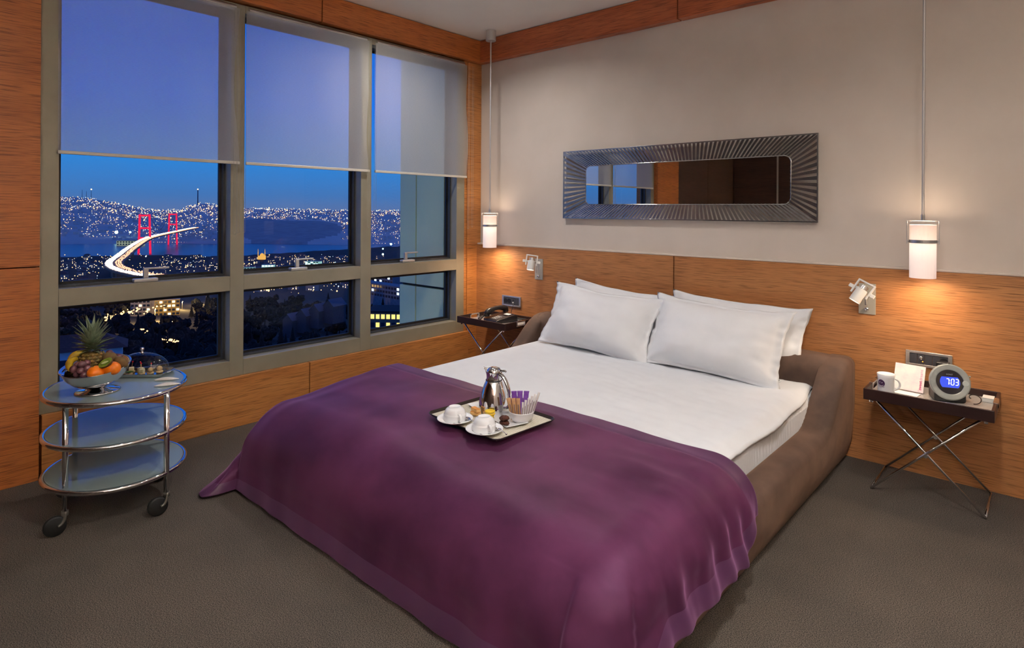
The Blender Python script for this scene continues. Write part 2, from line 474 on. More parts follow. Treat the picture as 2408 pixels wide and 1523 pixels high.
# recessed downlights in the ceiling (unseen, added out of frame to light the room)
for k, (x, y, p, beam) in enumerate(UNSEEN_DOWNLIGHTS):
    nm = ('beside the foot of the bed', 'behind the foot of the bed', 'nearest the camera', 'over the right bedside', 'in the window corner by the bed head')[k]
    t = thing('unseen_downlight', 'unseen round white recessed ceiling downlight ' + nm, 'downlight', (x, y, CEIL), group='unseen ceiling downlights')
    MB().lathe([(0.06, -0.001), (0.085, -0.001), (0.088, -0.006), (0.075, -0.012), (0.06, -0.006), (0.06, -0.001)], 32).build('trim_ring', WHITE_MET, t, smooth=True)
    MB().lathe([(0.0, -0.002), (0.06, -0.002), (0.06, -0.0045), (0.0, -0.0045)], 24).build('lens', emission('downlight_lens', (1.0, 0.85, 0.7, 1), 3.0), t)
    area_light('downlight_lamp', (0, 0, -0.02), (0, 0, -1), 0.16, p, WARM, beam, parent=t)

for k, (x, y, p) in enumerate(FILL_UPLIGHTS):  # added lamps out of view, lifting ceiling and walls
    t = thing('fill_uplighter', 'added fill uplighter out of view, standing ' + ('in the corner behind the camera' if k == 0 else 'by the right wall'), 'floor lamp', (x, y, 0), 0, 'added fill uplighters')
    MB().lathe([(0.0, 0.0), (0.14, 0.0), (0.14, 0.012), (0.02, 0.022), (0.0, 0.022)], 32).build('lamp_foot', BRUSHED, t, smooth=True)
    MB().tube([(0, 0, 0.02), (0, 0, 1.72)], 0.011, 12).build('lamp_pole', BRUSHED, t, smooth=True)
    MB().lathe([(0.02, 1.72), (0.08, 1.74), (0.14, 1.80), (0.145, 1.80), (0.085, 1.735), (0.02, 1.712)], 36).build('lamp_bowl', WHITE_MET, t, smooth=True)
    area_light('fill_uplight', (0, 0, 1.80), (0, 0, 1), 0.22, p, (1.0, 0.96, 0.91), 170, parent=t)

# ---------------------------------------------------------------- roller blinds
def blind_material():
    m = bpy.data.materials.new('sheer_blind_cloth'); m.use_nodes = True
    t = m.node_tree; t.nodes.clear(); L = t.links.new
    o = t.nodes.new('ShaderNodeOutputMaterial')
    tr = t.nodes.new('ShaderNodeBsdfTransparent'); tr.inputs[0].default_value = (0.93, 0.94, 0.96, 1)
    df = t.nodes.new('ShaderNodeBsdfDiffuse'); df.inputs[0].default_value = lin(220, 214, 206)
    tl = t.nodes.new('ShaderNodeBsdfTranslucent'); tl.inputs[0].default_value = lin(205, 208, 214)
    m1 = t.nodes.new('ShaderNodeMixShader'); m1.inputs[0].default_value = 0.35
    L(df.outputs[0], m1.inputs[1]); L(tl.outputs[0], m1.inputs[2])
    tc = t.nodes.new('ShaderNodeTexCoord'); mp = t.nodes.new('ShaderNodeMapping')
    mp.inputs['Scale'].default_value = (1, 60, 2600)
    L(tc.outputs['Object'], mp.inputs[0])
    n = t.nodes.new('ShaderNodeTexNoise'); n.inputs['Scale'].default_value = 1.0; n.inputs['Detail'].default_value = 1
    L(mp.outputs[0], n.inputs['Vector'])
    mr = t.nodes.new('ShaderNodeMapRange'); mr.inputs['From Min'].default_value = 0.3; mr.inputs['From Max'].default_value = 0.7
    mr.inputs['To Min'].default_value = 0.47; mr.inputs['To Max'].default_value = 0.55
    L(n.outputs['Fac'], mr.inputs['Value'])
    m2 = t.nodes.new('ShaderNodeMixShader')
    L(mr.outputs[0], m2.inputs[0]); L(tr.outputs[0], m2.inputs[1]); L(m1.outputs[0], m2.inputs[2]); L(m2.outputs[0], o.inputs[0])
    return m
BLIND = blind_material()
BAR_M = principled('blind_bar', lin(214, 208, 196), 0.35, 0.2)
CHAIN_M = principled('bead_chain', lin(178, 176, 170), 0.35, 0.3)
def bead_chain(parent, y, x, zt, zb, w=0.016):
    mb = MB(); step = 0.0075
    pts = []
    n = int((zt - zb - w / 2) / step)
    for s in (-1, 1):
        for k in range(n): pts.append((x, y + s * w / 2, zt - k * step))
    for k in range(9):
        a = math.pi * k / 8
        pts.append((x, y - math.cos(a) * w / 2, zb + w / 2 - math.sin(a) * w / 2))
    R = 0.0021
    for p in pts:
        mb.add([(p[0] + R, p[1], p[2]), (p[0] - R, p[1], p[2]), (p[0], p[1] + R, p[2]), (p[0], p[1] - R, p[2]), (p[0], p[1], p[2] + R), (p[0], p[1], p[2] - R)],
               [(0, 2, 4), (2, 1, 4), (1, 3, 4), (3, 0, 4), (2, 0, 5), (1, 2, 5), (3, 1, 5), (0, 3, 5)])
    for s in (-1, 1): mb.tube([(x, y + s * w / 2, zt), (x, y + s * w / 2, zb + w / 2)], 0.0007, 4)
    mb.build('bead_chain', CHAIN_M, parent)
BL = [(-3.003, -2.088, 'leftmost sheer roller blind, beside the brown wood wall', (-2.118, -2.098), 0.024),
      (-2.047, -1.136, 'middle sheer roller blind of the three', (-2.062, -1.148), 0.024),
      (-1.084, -0.149, 'rightmost sheer roller blind, nearest the bed head corner', (-1.092, -0.142, -0.098), 0.024)]
for k, (y0, y1, lab, chains, x) in enumerate(BL):
    t = thing('roller_blind', lab, 'blind', (x, (y0 + y1) / 2, 0), group='roller blinds half drawn over the windows')
    w = y1 - y0; zb = 1.632; zt = 2.585; nu, nv = 40, 28
    rnd = random.Random(k)
    ph = [rnd.random() * 6 for _ in range(4)]
    def fn(i, j):
        u = i / (nu - 1); v = j / (nv - 1)
        yy = -w / 2 + w * u; z = zb + (zt - zb) * v
        bow = math.sin(math.pi * v)
        e = (max(0, u - 0.86) / 0.14) ** 2
        if k < 2: yy -= 0.028 * bow * e * (1 + 0.4 * math.sin(4 * v + ph[0]))
        xx = 0.006 * math.sin(5 * u * 3.1 + ph[1]) * bow + 0.016 * e * bow * math.sin(6 * v + ph[2]) + 0.004 * math.sin(19 * u + ph[3]) * bow * u
        return (xx, yy, z)
    MB().grid(nu, nv, fn).build('blind_cloth', BLIND, t, smooth=True)
    MB().box(-0.006, 0.006, -w / 2 - 0.002, w / 2 + 0.002, zb - 0.01, zb + 0.008).build('bottom_bar', BAR_M, t, bevel=0.003)
    MB().tube([(-0.022, -w / 2 + 0.02, 2.59), (-0.022, w / 2 - 0.02, 2.59)], 0.02, 16).build('roller_tube', BRUSHED, t, smooth=False)
    cy = (y0 + y1) / 2
    for q, c in enumerate(chains):
        bead_chain(t, c - cy, 0.012 + 0.004 * q, 2.58, 1.19 + 0.012 * ((q * 7 + k) % 3))

# ---------------------------------------------------------------- bedside pendants
def pendant_glass(name, side):
    """lit opal glass: glows most where the bulb sits"""
    m = bpy.data.materials.new(name); m.use_nodes = True
    t = m.node_tree; b = t.nodes['Principled BSDF']; L = t.links.new
    b.inputs['Base Color'].default_value = lin(240, 225, 215); b.inputs['Roughness'].default_value = 0.35
    tc = t.nodes.new('ShaderNodeTexCoord'); sp = t.nodes.new('ShaderNodeSeparateXYZ'); L(tc.outputs['Object'], sp.inputs[0])
    r = t.nodes.new('ShaderNodeValToRGB')
    e = r.color_ramp.elements
    e[0].position = 0.0; e[0].color = (0.62, 0.45, 0.4, 1)
    e[1].position = 1.0; e[1].color = (0.6, 0.36, 0.26, 1)
    for p_, c_ in ((0.3, (0.72, 0.56, 0.5, 1)), (0.6, (1.15, 0.92, 0.74, 1)), (0.72, (1.0, 0.72, 0.52, 1))):
        q = e.new(p_); q.color = c_
    mr = t.nodes.new('ShaderNodeMapRange'); mr.inputs['From Min'].default_value = 0.0; mr.inputs['From Max'].default_value = 0.26
    L(sp.outputs['Z'], mr.inputs['Value']); L(mr.outputs[0], r.inputs['Fac']); L(r.outputs['Color'], b.inputs['Emission Color'])
    b.inputs['Emission Strength'].default_value = 0.45
    return m
OPAL = pendant_glass('opal_glass', 0)
def pendant(label, x, y, zb, rot, power):
    t = thing('pendant_lamp', label, 'pendant lamp', (x, y, zb), rot, 'pendant lamps at the bedside')
    R = 0.056; H = 0.262
    MB().lathe([(R, 0.0), (R, H), (R - 0.004, H), (R - 0.004, 0.0), (R, 0.0)], 40).build('glass_shade', OPAL, t, smooth=False)
    zr = 0.172
    MB().lathe([(R + 0.0005, zr), (R + 0.003, zr), (R + 0.003, zr + 0.016), (R + 0.0005, zr + 0.016), (R + 0.0005, zr)], 40).build('band', BRUSHED, t)
    br = MB(); hw = 0.066
    for s in (-1, 1): br.box(s * hw - 0.002, s * hw + 0.002, -0.024, 0.024, zr - 0.004, H + 0.022)
    br.box(-hw, hw, -0.024, 0.024, H + 0.018, H + 0.022)
    for s in (-1, 1): br.box(min(s * R, s * hw), max(s * R, s * hw), -0.004, 0.004, zr + 0.004, zr + 0.012)
    br.build('bracket', SILVER_PAINT, t, bevel=0.0008)
    MB().tube([(0, 0, H + 0.022), (0, 0, H + 0.05)], 0.0085, 12).build('collar', BRUSHED, t, smooth=False)
    MB().tube([(0, 0, H + 0.05), (0, 0, CEIL - zb - 0.08)], 0.0062, 12).build('rod', SILVER_PAINT, t, smooth=False)
    MB().lathe([(0.0, CEIL - zb - 0.085), (0.04, CEIL - zb - 0.085), (0.042, CEIL - zb - 0.083), (0.042, CEIL - zb - 0.001), (0.0, CEIL - zb - 0.001)], 32).build('ceiling_cup', SILVER_PAINT, t)
    MB().sphere((0, 0, 0.165), 0.022, 16, 10, (1, 1, 1.3)).build('bulb', emission('bulb_glow', (1, 0.8, 0.6, 1), 6.0), t, smooth=True)
    area_light('pendant_down', (0, 0, 0.012), (0, 0, -1), 0.1, power, (1.0, 0.76, 0.52), 170, parent=t)
    area_light('pendant_up', (0, 0, H - 0.004), (0, 0, 1), 0.1, power * 0.35, (1.0, 0.78, 0.56), 170, parent=t)
    return t
pendant('white glass pendant lamp over the telephone table by the window corner', 0.318, -0.163, 1.042, math.radians(44), 2.0)
pendant('white glass pendant lamp hanging over the alarm clock table', 3.293, -0.163, 1.028, math.radians(8), 1.6)

# ---------------------------------------------------------------- reading spots on the wainscot
def reading_spot(label, px, head, d, up, power):
    """px: plate centre x; head: centre of the lamp head; d: direction it shines"""
    t = thing('reading_light', label, 'wall light', (px, 0, 0.88), 0, 'reading lights on the wood panel')
    o = Vector((px, 0, 0.88)); h = Vector(head) - o; d = Vector(d).normalized()
    MB().box(-0.041, 0.041, -0.006, -0.0005, -0.083, 0.083).build('wall_plate', principled('plate_beige', lin(200, 196, 182), 0.35, 0.4), t, bevel=0.002)
    MB().lathe([(0.0, 0.0), (0.011, 0.0), (0.011, 0.01), (0.006, 0.014), (0.0, 0.014)], 16, (0, -0.006, -0.055), axis=(0, -1, 0)).build('switch', CHROME, t, smooth=True)
    side = d.cross(Vector(up)).normalized(); nrm = side.cross(d).normalized()
    piv = h - d * 0.02
    ar = MB()
    a0 = Vector((0.0, -0.006, 0.055)); a1 = Vector((0.0, -0.05, 0.058))
    ar.tube([a0, a1, a1 * 0.5 + (piv + side * 0.046) * 0.5, piv + side * 0.046], 0.0075, 10)
    ar.tube([a1 + Vector((0, 0.01, 0)), Vector((0.0, -0.03, -0.03))], 0.006, 8)
    ar.build('arm', WHITE_MET, t, smooth=True)
    for sg in (-1, 1): MB().obox(piv + side * 0.058 * sg, side * 0.012, d * 0.010, nrm * 0.007).build('knob', WHITE_MET, t, bevel=0.003)
    yk = MB()
    W = 0.042; B = 0.042; T = 0.0045
    c0 = piv - d * 0.012
    yk.obox(c0 + side * W, side * T, d * B, nrm * 0.006); yk.obox(c0 - side * W, side * T, d * B, nrm * 0.006)
    yk.obox(c0 - d * (B - T), side * W, d * T, nrm * 0.006)
    yk.build('yoke', WHITE_MET, t, bevel=0.0015)
    MB().lathe([(0.0, -0.052), (0.017, -0.052), (0.019, -0.05), (0.019, -0.025), (0.0, -0.025)], 24, h, axis=d).build('lamp_socket', BRUSHED, t, smooth=False)
    MB().lathe([(0.0, -0.028), (0.027, -0.028), (0.0295, -0.022), (0.0295, 0.046), (0.0275, 0.046), (0.026, -0.02), (0.0, -0.02)], 32, h, axis=d).build('lamp_head', WHITE_MET, t, smooth=False, bevel=0.001)
    MB().lathe([(0.0, 0.03), (0.024, 0.03), (0.024, 0.026), (0.0, 0.026)], 24, h, axis=d).build('lamp_lens', emission('spot_lens', (1, 0.86, 0.7, 1), 4.0), t)
    sd = bpy.data.lights.new('spot_beam', 'SPOT'); sd.energy = power; sd.color = (1, 0.84, 0.66); sd.spot_size = math.radians(85); sd.spot_blend = 0.9; sd.shadow_soft_size = 0.02
    so = bpy.data.objects.new('spot_beam', sd); link(so, t); so.location = h + d * 0.05
    so.rotation_euler = d.to_track_quat('-Z', 'Y').to_euler()
hl = onY(1249, 621, -0.11); hr = onY(2021, 691, -0.12)
reading_spot('white swivelling reading light on the wall above the telephone', 0.712, hl, (0.05, -0.25, -0.95), (0.6, -0.6, 0.0), 2.0)
reading_spot('white swivelling reading light on the wall above the mug', 3.02, hr, (-0.45, -0.30, -0.82), (-0.15, -1, 0.2), 2.0)

# ---------------------------------------------------------------- slatted mirror
def slatted_mirror():
    x0, x1, z0, z1 = 0.932, 2.765, 1.288, 1.805           # outer rim
    a0, a1, b0, b1 = 1.14, 2.607, 1.399, 1.682            # mirror glass
    t = thing('wall_mirror', 'long wall mirror in a wide frame of radiating metal slats', 'mirror', ((x0 + x1) / 2, 0.05, (z0 + z1) / 2))
    ox, oz = (x0 + x1) / 2, (z0 + z1) / 2
    X0, X1, Z0, Z1 = x0 - ox, x1 - ox, z0 - oz, z1 - oz
    A0, A1, B0, B1 = a0 - ox, a1 - ox, b0 - oz, b1 - oz
    YO, YI = -0.034, -0.014                                # rim stands proud, glass lies back towards the wall
    rim = MB(); w = 0.008
    for (p, q, r, s) in ((X0, X1, Z0, Z0 + w), (X0, X1, Z1 - w, Z1), (X0, X0 + w, Z0 + w, Z1 - w), (X1 - w, X1, Z0 + w, Z1 - w)):
        rim.box(p, q, YO, YO + 0.012, r, s)
    rim.build('outer_rim', SLATMETAL, t, bevel=0.001)
    # standoffs to the wall
    for sx in (X0 + 0.25, X1 - 0.25): MB().tube([(sx, -0.006, 0), (sx, -0.001, 0)], 0.02, 12).build('standoff', BLACK_PLASTIC, t)
    def rrect(p0, p1, q0, q1, rad, n=6):
        out = []
        for cx, cz, a in ((p1 - rad, q1 - rad, 0), (p0 + rad, q1 - rad, 90), (p0 + rad, q0 + rad, 180), (p1 - rad, q0 + rad, 270)):
            for k in range(n + 1):
                an = math.radians(a + 90 * k / n)
                out.append((cx + rad * math.cos(an), cz + rad * math.sin(an)))
        return out
    pl = rrect(A0, A1, B0, B1, 0.035)
    MB().prism([(p, 0, q) for p, q in pl], (0, YI - 0.004, 0), (0, YI + 0.008, 0)).build('mirror_glass', principled('mirror_silver', (0.84, 0.86, 0.87, 1), 0.0, 1.0), t)
    ring_ = MB(); pb = rrect(A0 - 0.004, A1 + 0.004, B0 - 0.004, B1 + 0.004, 0.039)
    ring_.tube([(p, YI - 0.003, q) for p, q in pb], 0.0035, 6, closed=True)
    ring_.build('glass_rim', STEEL, t, smooth=True)
    cell = []
    NT, NS = 62, 13
    for k in range(NT):
        f0, f1 = (k + 0.05) / NT, (k + 0.62) / NT
        for top in (0, 1):
            zo, zi = (Z1 - w, B1) if top else (Z0 + w, B0)
            cell.append([(X0 + (X1 - X0) * f0, zo), (X0 + (X1 - X0) * f1, zo), (A0 + (A1 - A0) * f1, zi), (A0 + (A1 - A0) * f0, zi)])
    for k in range(NS):
        f0, f1 = (k + 0.2) / NS, (k + 0.75) / NS
        for rt in (0, 1):
            xo, xi = (X1 - w, A1) if rt else (X0 + w, A0)
            cell.append([(xo, Z0 + (Z1 - Z0) * f0), (xo, Z0 + (Z1 - Z0) * f1), (xi, B0 + (B1 - B0) * f1), (xi, B0 + (B1 - B0) * f0)])
    for c in cell:
        mb = MB()
        fr = [(c[0][0], YO + 0.002, c[0][1]), (c[1][0], YO + 0.002, c[1][1]), (c[2][0], YI - 0.002, c[2][1]), (c[3][0], YI - 0.002, c[3][1])]
        bk = [(x, y + 0.004, z) for x, y, z in fr]
        mb.add(fr + bk, [(0, 1, 2, 3), (7, 6, 5, 4), (0, 4, 5, 1), (1, 5, 6, 2), (2, 6, 7, 3), (3, 7, 4, 0)])
        mb.build('slat', SLATMETAL, t)
slatted_mirror()
# ---------------------------------------------------------------- the bed
SUEDE = varied('brown_suede', lin(92, 70, 58), lin(66, 49, 41), (6, 6, 6), 0.85, detail=9, lo=0.38, hi=0.64, bump=0.12, bscale=(160, 160, 160), bdist=0.001, Sheen_Weight=0.35, Sheen_Roughness=0.5)
SUEDE.node_tree.nodes['Principled BSDF'].inputs['Sheen Tint'].default_value = lin(190, 150, 125)
LINEN = varied('white_linen', lin(222, 224, 227), lin(216, 218, 221), (6, 6, 6), 0.85, bump=0.15, bscale=(14, 5, 14), bdist=0.01, Sheen_Weight=0.1)
LINEN_PILLOW = varied('white_pillow_cotton', lin(232, 233, 235), lin(226, 227, 229), (6, 6, 6), 0.85, bump=0.05, bscale=(9, 9, 9), bdist=0.01, Sheen_Weight=0.1)
BX0, BX1 = 0.767, 2.965
BED_C = 1.866
def smooth01(t):
    t = max(0.0, min(1.0, t)); return t * t * (3 - 2 * t)
def make_bed():
    t = thing('double_bed', 'low double bed in a brown suede frame with raised head corners', 'bed', (BED_C, -1.2, 0))
    def rail_h(y):                      # height of the side rail at y
        return 0.272 + 0.285 * smooth01((y + 0.56) / 0.46) - 0.10 * smooth01((-1.72 - y) / 0.35)
    hw = (BX1 - BX0) / 2
    ys = [-2.40 + 0.05 * k for k in range(48)] + [-0.012]
    for s in (-1, 1):
        mb = MB()
        def prof(y):
            H = rail_h(y); R = 0.05
            # outline in (x, z): up the outside with a slight belly, over the rounded top, down the inside
            outer = hw - 0.13 * smooth01((-2.12 - y) / 0.28) ** 1.5; inner = outer - 0.137
            sw = 0.012 * math.sin(9 * y) + 0.006 * math.sin(23 * y)
            pts = [(outer - 0.035, 0.02), (outer - 0.012 + sw * 0.4, 0.10), (outer, H * 0.55)]
            for k in range(6):
                a = math.pi / 2 * k / 5
                pts.append((outer - 0.045 + 0.045 * math.cos(a), H - 0.045 + 0.045 * math.sin(a)))
            for k in range(5):
                a = math.pi / 2 * k / 4
                pts.append((inner + 0.03 - 0.03 * math.sin(a), H - 0.03 + 0.03 * math.cos(a)))
            pts += [(inner, 0.05), (inner + 0.02, 0.02)]
            return pts
        n = len(prof(-1))
        P = [prof(y) for y in ys]
        mb.grid(n, len(ys), lambda i, j: (s * P[j][i][0], ys[j] + 1.2, P[j][i][1]), closed_u=True)
        k = len(ys)
        mb.f.append(tuple(range(n))); mb.m.append(0)
        mb.f.append(tuple(range((k - 1) * n, k * n))); mb.m.append(0)
        mb.build('side_rail', SUEDE, t, smooth=True)
    hb = MB()
    prof = [(-0.21, 0.05), (-0.21, 0.40)]
    for k in range(7):
        a = math.pi / 2 * k / 6
        prof.append((-0.11 - 0.10 * math.cos(a), 0.47 + 0.095 * math.sin(a)))
    for k in range(4):
        a = math.pi / 2 * k / 3
        prof.append((-0.032 + 0.03 * math.sin(a), 0.535 + 0.03 * math.cos(a)))
    prof += [(-0.002, 0.05)]
    nx = 40; xs = [-hw + 0.06 + (2 * hw - 0.12) * k / nx for k in range(nx + 1)]
    hb.grid(len(prof), nx + 1, lambda i, j: (xs[j], prof[i][0] + 1.2 + 0.0, prof[i][1] - 0.025 * (abs(xs[j] / hw) ** 14) + 0.004 * math.sin(5 * xs[j]) * (prof[i][1] > 0.3)), closed_u=True)
    n = len(prof)
    hb.f.append(tuple(range(n))); hb.m.append(0); hb.f.append(tuple(range(nx * n, nx * n + n))); hb.m.append(0)
    hb.build('headboard', SUEDE, t, smooth=True)
    MB().box(-hw + 0.2, hw - 0.2, -2.40 + 1.2, -2.28 + 1.2, 0.02, 0.20).build('foot_rail', SUEDE, t, bevel=0.04, seg=4)
    MB().box(-hw + 0.1, hw - 0.1, -2.3 + 1.2, -0.2 + 1.2, 0.0, 0.06).build('base_plinth', BLACK_PLASTIC, t)
    # mattress in a fitted sheet with gathered sides
    mt = MB(); mx = hw - 0.132; nn = 260
    def mside(i, j):
        v = (i / (nn - 1)); y = -2.22 + 2.01 * v
        g = 0.0045 * math.sin(v * 420 + 3 * math.sin(v * 37)) * (0.4 + 0.6 * noise.noise((v * 9, 0.3, 0)))
        dz = 0.16 * smooth01((-1.72 - y) / 0.4)
        prof = [(mx - 0.005 + g, 0.09), (mx + g, 0.20), (mx + 0.002 + g, 0.28), (mx + g * 0.8, 0.345), (mx - 0.012 + g * 0.4, 0.375), (mx - 0.045, 0.388), (mx - 0.2, 0.390)]
        x, z = prof[j]
        return (x, y + 1.2, z - (dz if z > 0.3 else 0))
    mt.grid(nn, 7, mside)
    mt.grid(nn, 7, lambda i, j: (-mside(i, j)[0], mside(i, j)[1], mside(i, j)[2]))
    mt.grid(2, 60, lambda i, j: ((-mx + 0.2 if i == 0 else mx - 0.2), -2.22 + 2.01 * j / 59 + 1.2, 0.390 - 0.16 * smooth01((-1.72 + 2.22 - 2.01 * j / 59) / 0.4)))
    mt.box(-mx + 0.03, mx - 0.03, -2.22 + 1.2, -0.21 + 1.2, 0.09, 0.22)
    mt.build('mattress', LINEN, t, smooth=False)
    return t
make_bed()

# white duvet cover lying flat on the mattress
def duvet():
    X0, X1, Y0, Y1 = 0.925, 2.842, -1.70, -0.16
    nx, ny = 120, 90
    mb = MB()
    def fn(i, j):
        u = i / (nx - 1); v = j / (ny - 1)
        x = X0 + (X1 - X0) * u; y = Y0 + (Y1 - Y0) * v
        e = 0.007 * math.sin(y * 5) + 0.003 * math.sin(y * 13 + 1)
        if u > 0.5: x += e * (u - 0.5) * 2 - 0.03 * smooth01((v - 0.75) / 0.25) * (u > 0.9)
        dr = max(0, (X1 - x) ) ; dl = x - X0
        z = 0.412
        z -= 0.030 * (1 - smooth01(dr / 0.075)) + 0.10 * (1 - smooth01(dl / 0.10))
        z -= 0.014 * smooth01((-1.52 - y) / 0.06)
        z += 0.007 * noise.noise((x * 3, y * 2.2, 0)) + 0.0035 * noise.noise((x * 6, y * 22 + x * 5, 3)) + 0.003 * noise.noise((x * 22, y * 9, 5))
        return (x - BED_C, y + 1.0, z)
    mb.grid(nx, ny, fn)
    o = mb.build('duvet', LINEN, None, smooth=True, loc=(BED_C, -1.0, 0))
    s = o.modifiers.new('thickness', 'SOLIDIFY'); s.thickness = 0.016; s.offset = -1
    tag(o, 'smooth white duvet spread over the mattress up to the pillows', 'duvet')
duvet()

def pillow(label, cx, cy, cz, w, h, th, lean, roll, yaw, seed, ear=0.085):
    n = 46; mb = MB()
    rnd = random.Random(seed); off = Vector((rnd.random() * 50, rnd.random() * 50, 0))
    def shape(u, v, side):
        au, av = abs(u), abs(v)
        fl = 0.90                                        # inside this the filling, outside it the flat flange
        x = w / 2 * u * (1 - ear * (1 - v * v) * au ** 2)
        z = h / 2 * v * (1 - ear * 1.3 * (1 - u * u) * av ** 2)
        iu, iv = min(1, au / fl), min(1, av / fl)
        t = (max(0, 1 - iu ** 2.6) ** 0.62) * (max(0, 1 - iv ** 2.2) ** 0.62)
        t *= 1.0 + 0.22 * max(0, -v) - 0.1 * max(0, v)
        p = Vector((u * 2.2, v * 2.0, 0)) + off
        wr = 0.012 * noise.noise(p * 1.3) + 0.0035 * noise.noise(Vector((u * 4 + v * 2, v * 5 - u, 1)) + off) + 0.009 * noise.noise(Vector((u * 9, v * 5, 2)) + off) * (max(au, av) ** 3)
        d = th / 2 * t + 0.004
        crim = 0.016 * (max(0, max(au, av) - 0.85) / 0.15) * noise.noise(Vector((u * 7, v * 7, 4)) + off)
        y = -side * d + wr * (1 if side > 0 else 0.3) * min(1, t * 4 + 0.25) + crim
        if max(au, av) > 0.999: y = crim
        z += 0.01 * noise.noise(Vector((u * 2, 7, v)) + off) * av; x += 0.010 * noise.noise(Vector((9, v * 2, u)) + off) * au
        return Vector((x, y, z))
    M = Matrix.Rotation(yaw, 4, 'Z') @ Matrix.Rotation(-lean, 4, 'X') @ Matrix.Rotation(roll, 4, 'Y')
    for side in (1, -1):
        mb.grid(n, n, lambda i, j: M @ shape(-1 + 2 * i / (n - 1), -1 + 2 * j / (n - 1), side))
    o = mb.build('pillow', LINEN_PILLOW, None, smooth=True, loc=(cx, cy, cz))
    bm = bmesh.new(); bm.from_mesh(o.data)
    b = [e for e in bm.edges if e.is_boundary]
    bmesh.ops.remove_doubles(bm, verts=list({v for e in b for v in e.verts}), dist=0.0004)
    bmesh.ops.recalc_face_normals(bm, faces=bm.faces); bm.to_mesh(o.data); bm.free()
    tag(o, label, 'pillow', 'pillows leaning on the headboard')
pillow('white pillow at the back on the window side, mostly hidden', 1.545, -0.135, 0.600, 0.86, 0.46, 0.09, math.radians(13), math.radians(4), 0.02, 3)
pillow('white pillow at the back on the clock side, its corner showing', 2.335, -0.135, 0.600, 0.86, 0.46, 0.09, math.radians(13), math.radians(2), 0.0, 4)
pillow('white pillow in front on the window side', 1.49, -0.318, 0.605, 0.87, 0.46, 0.23, math.radians(27), math.radians(3.5), 0.03, 1)
pillow('white pillow in front on the clock side', 2.285, -0.312, 0.605, 0.87, 0.46, 0.24, math.radians(26), math.radians(1.5), -0.04, 2)

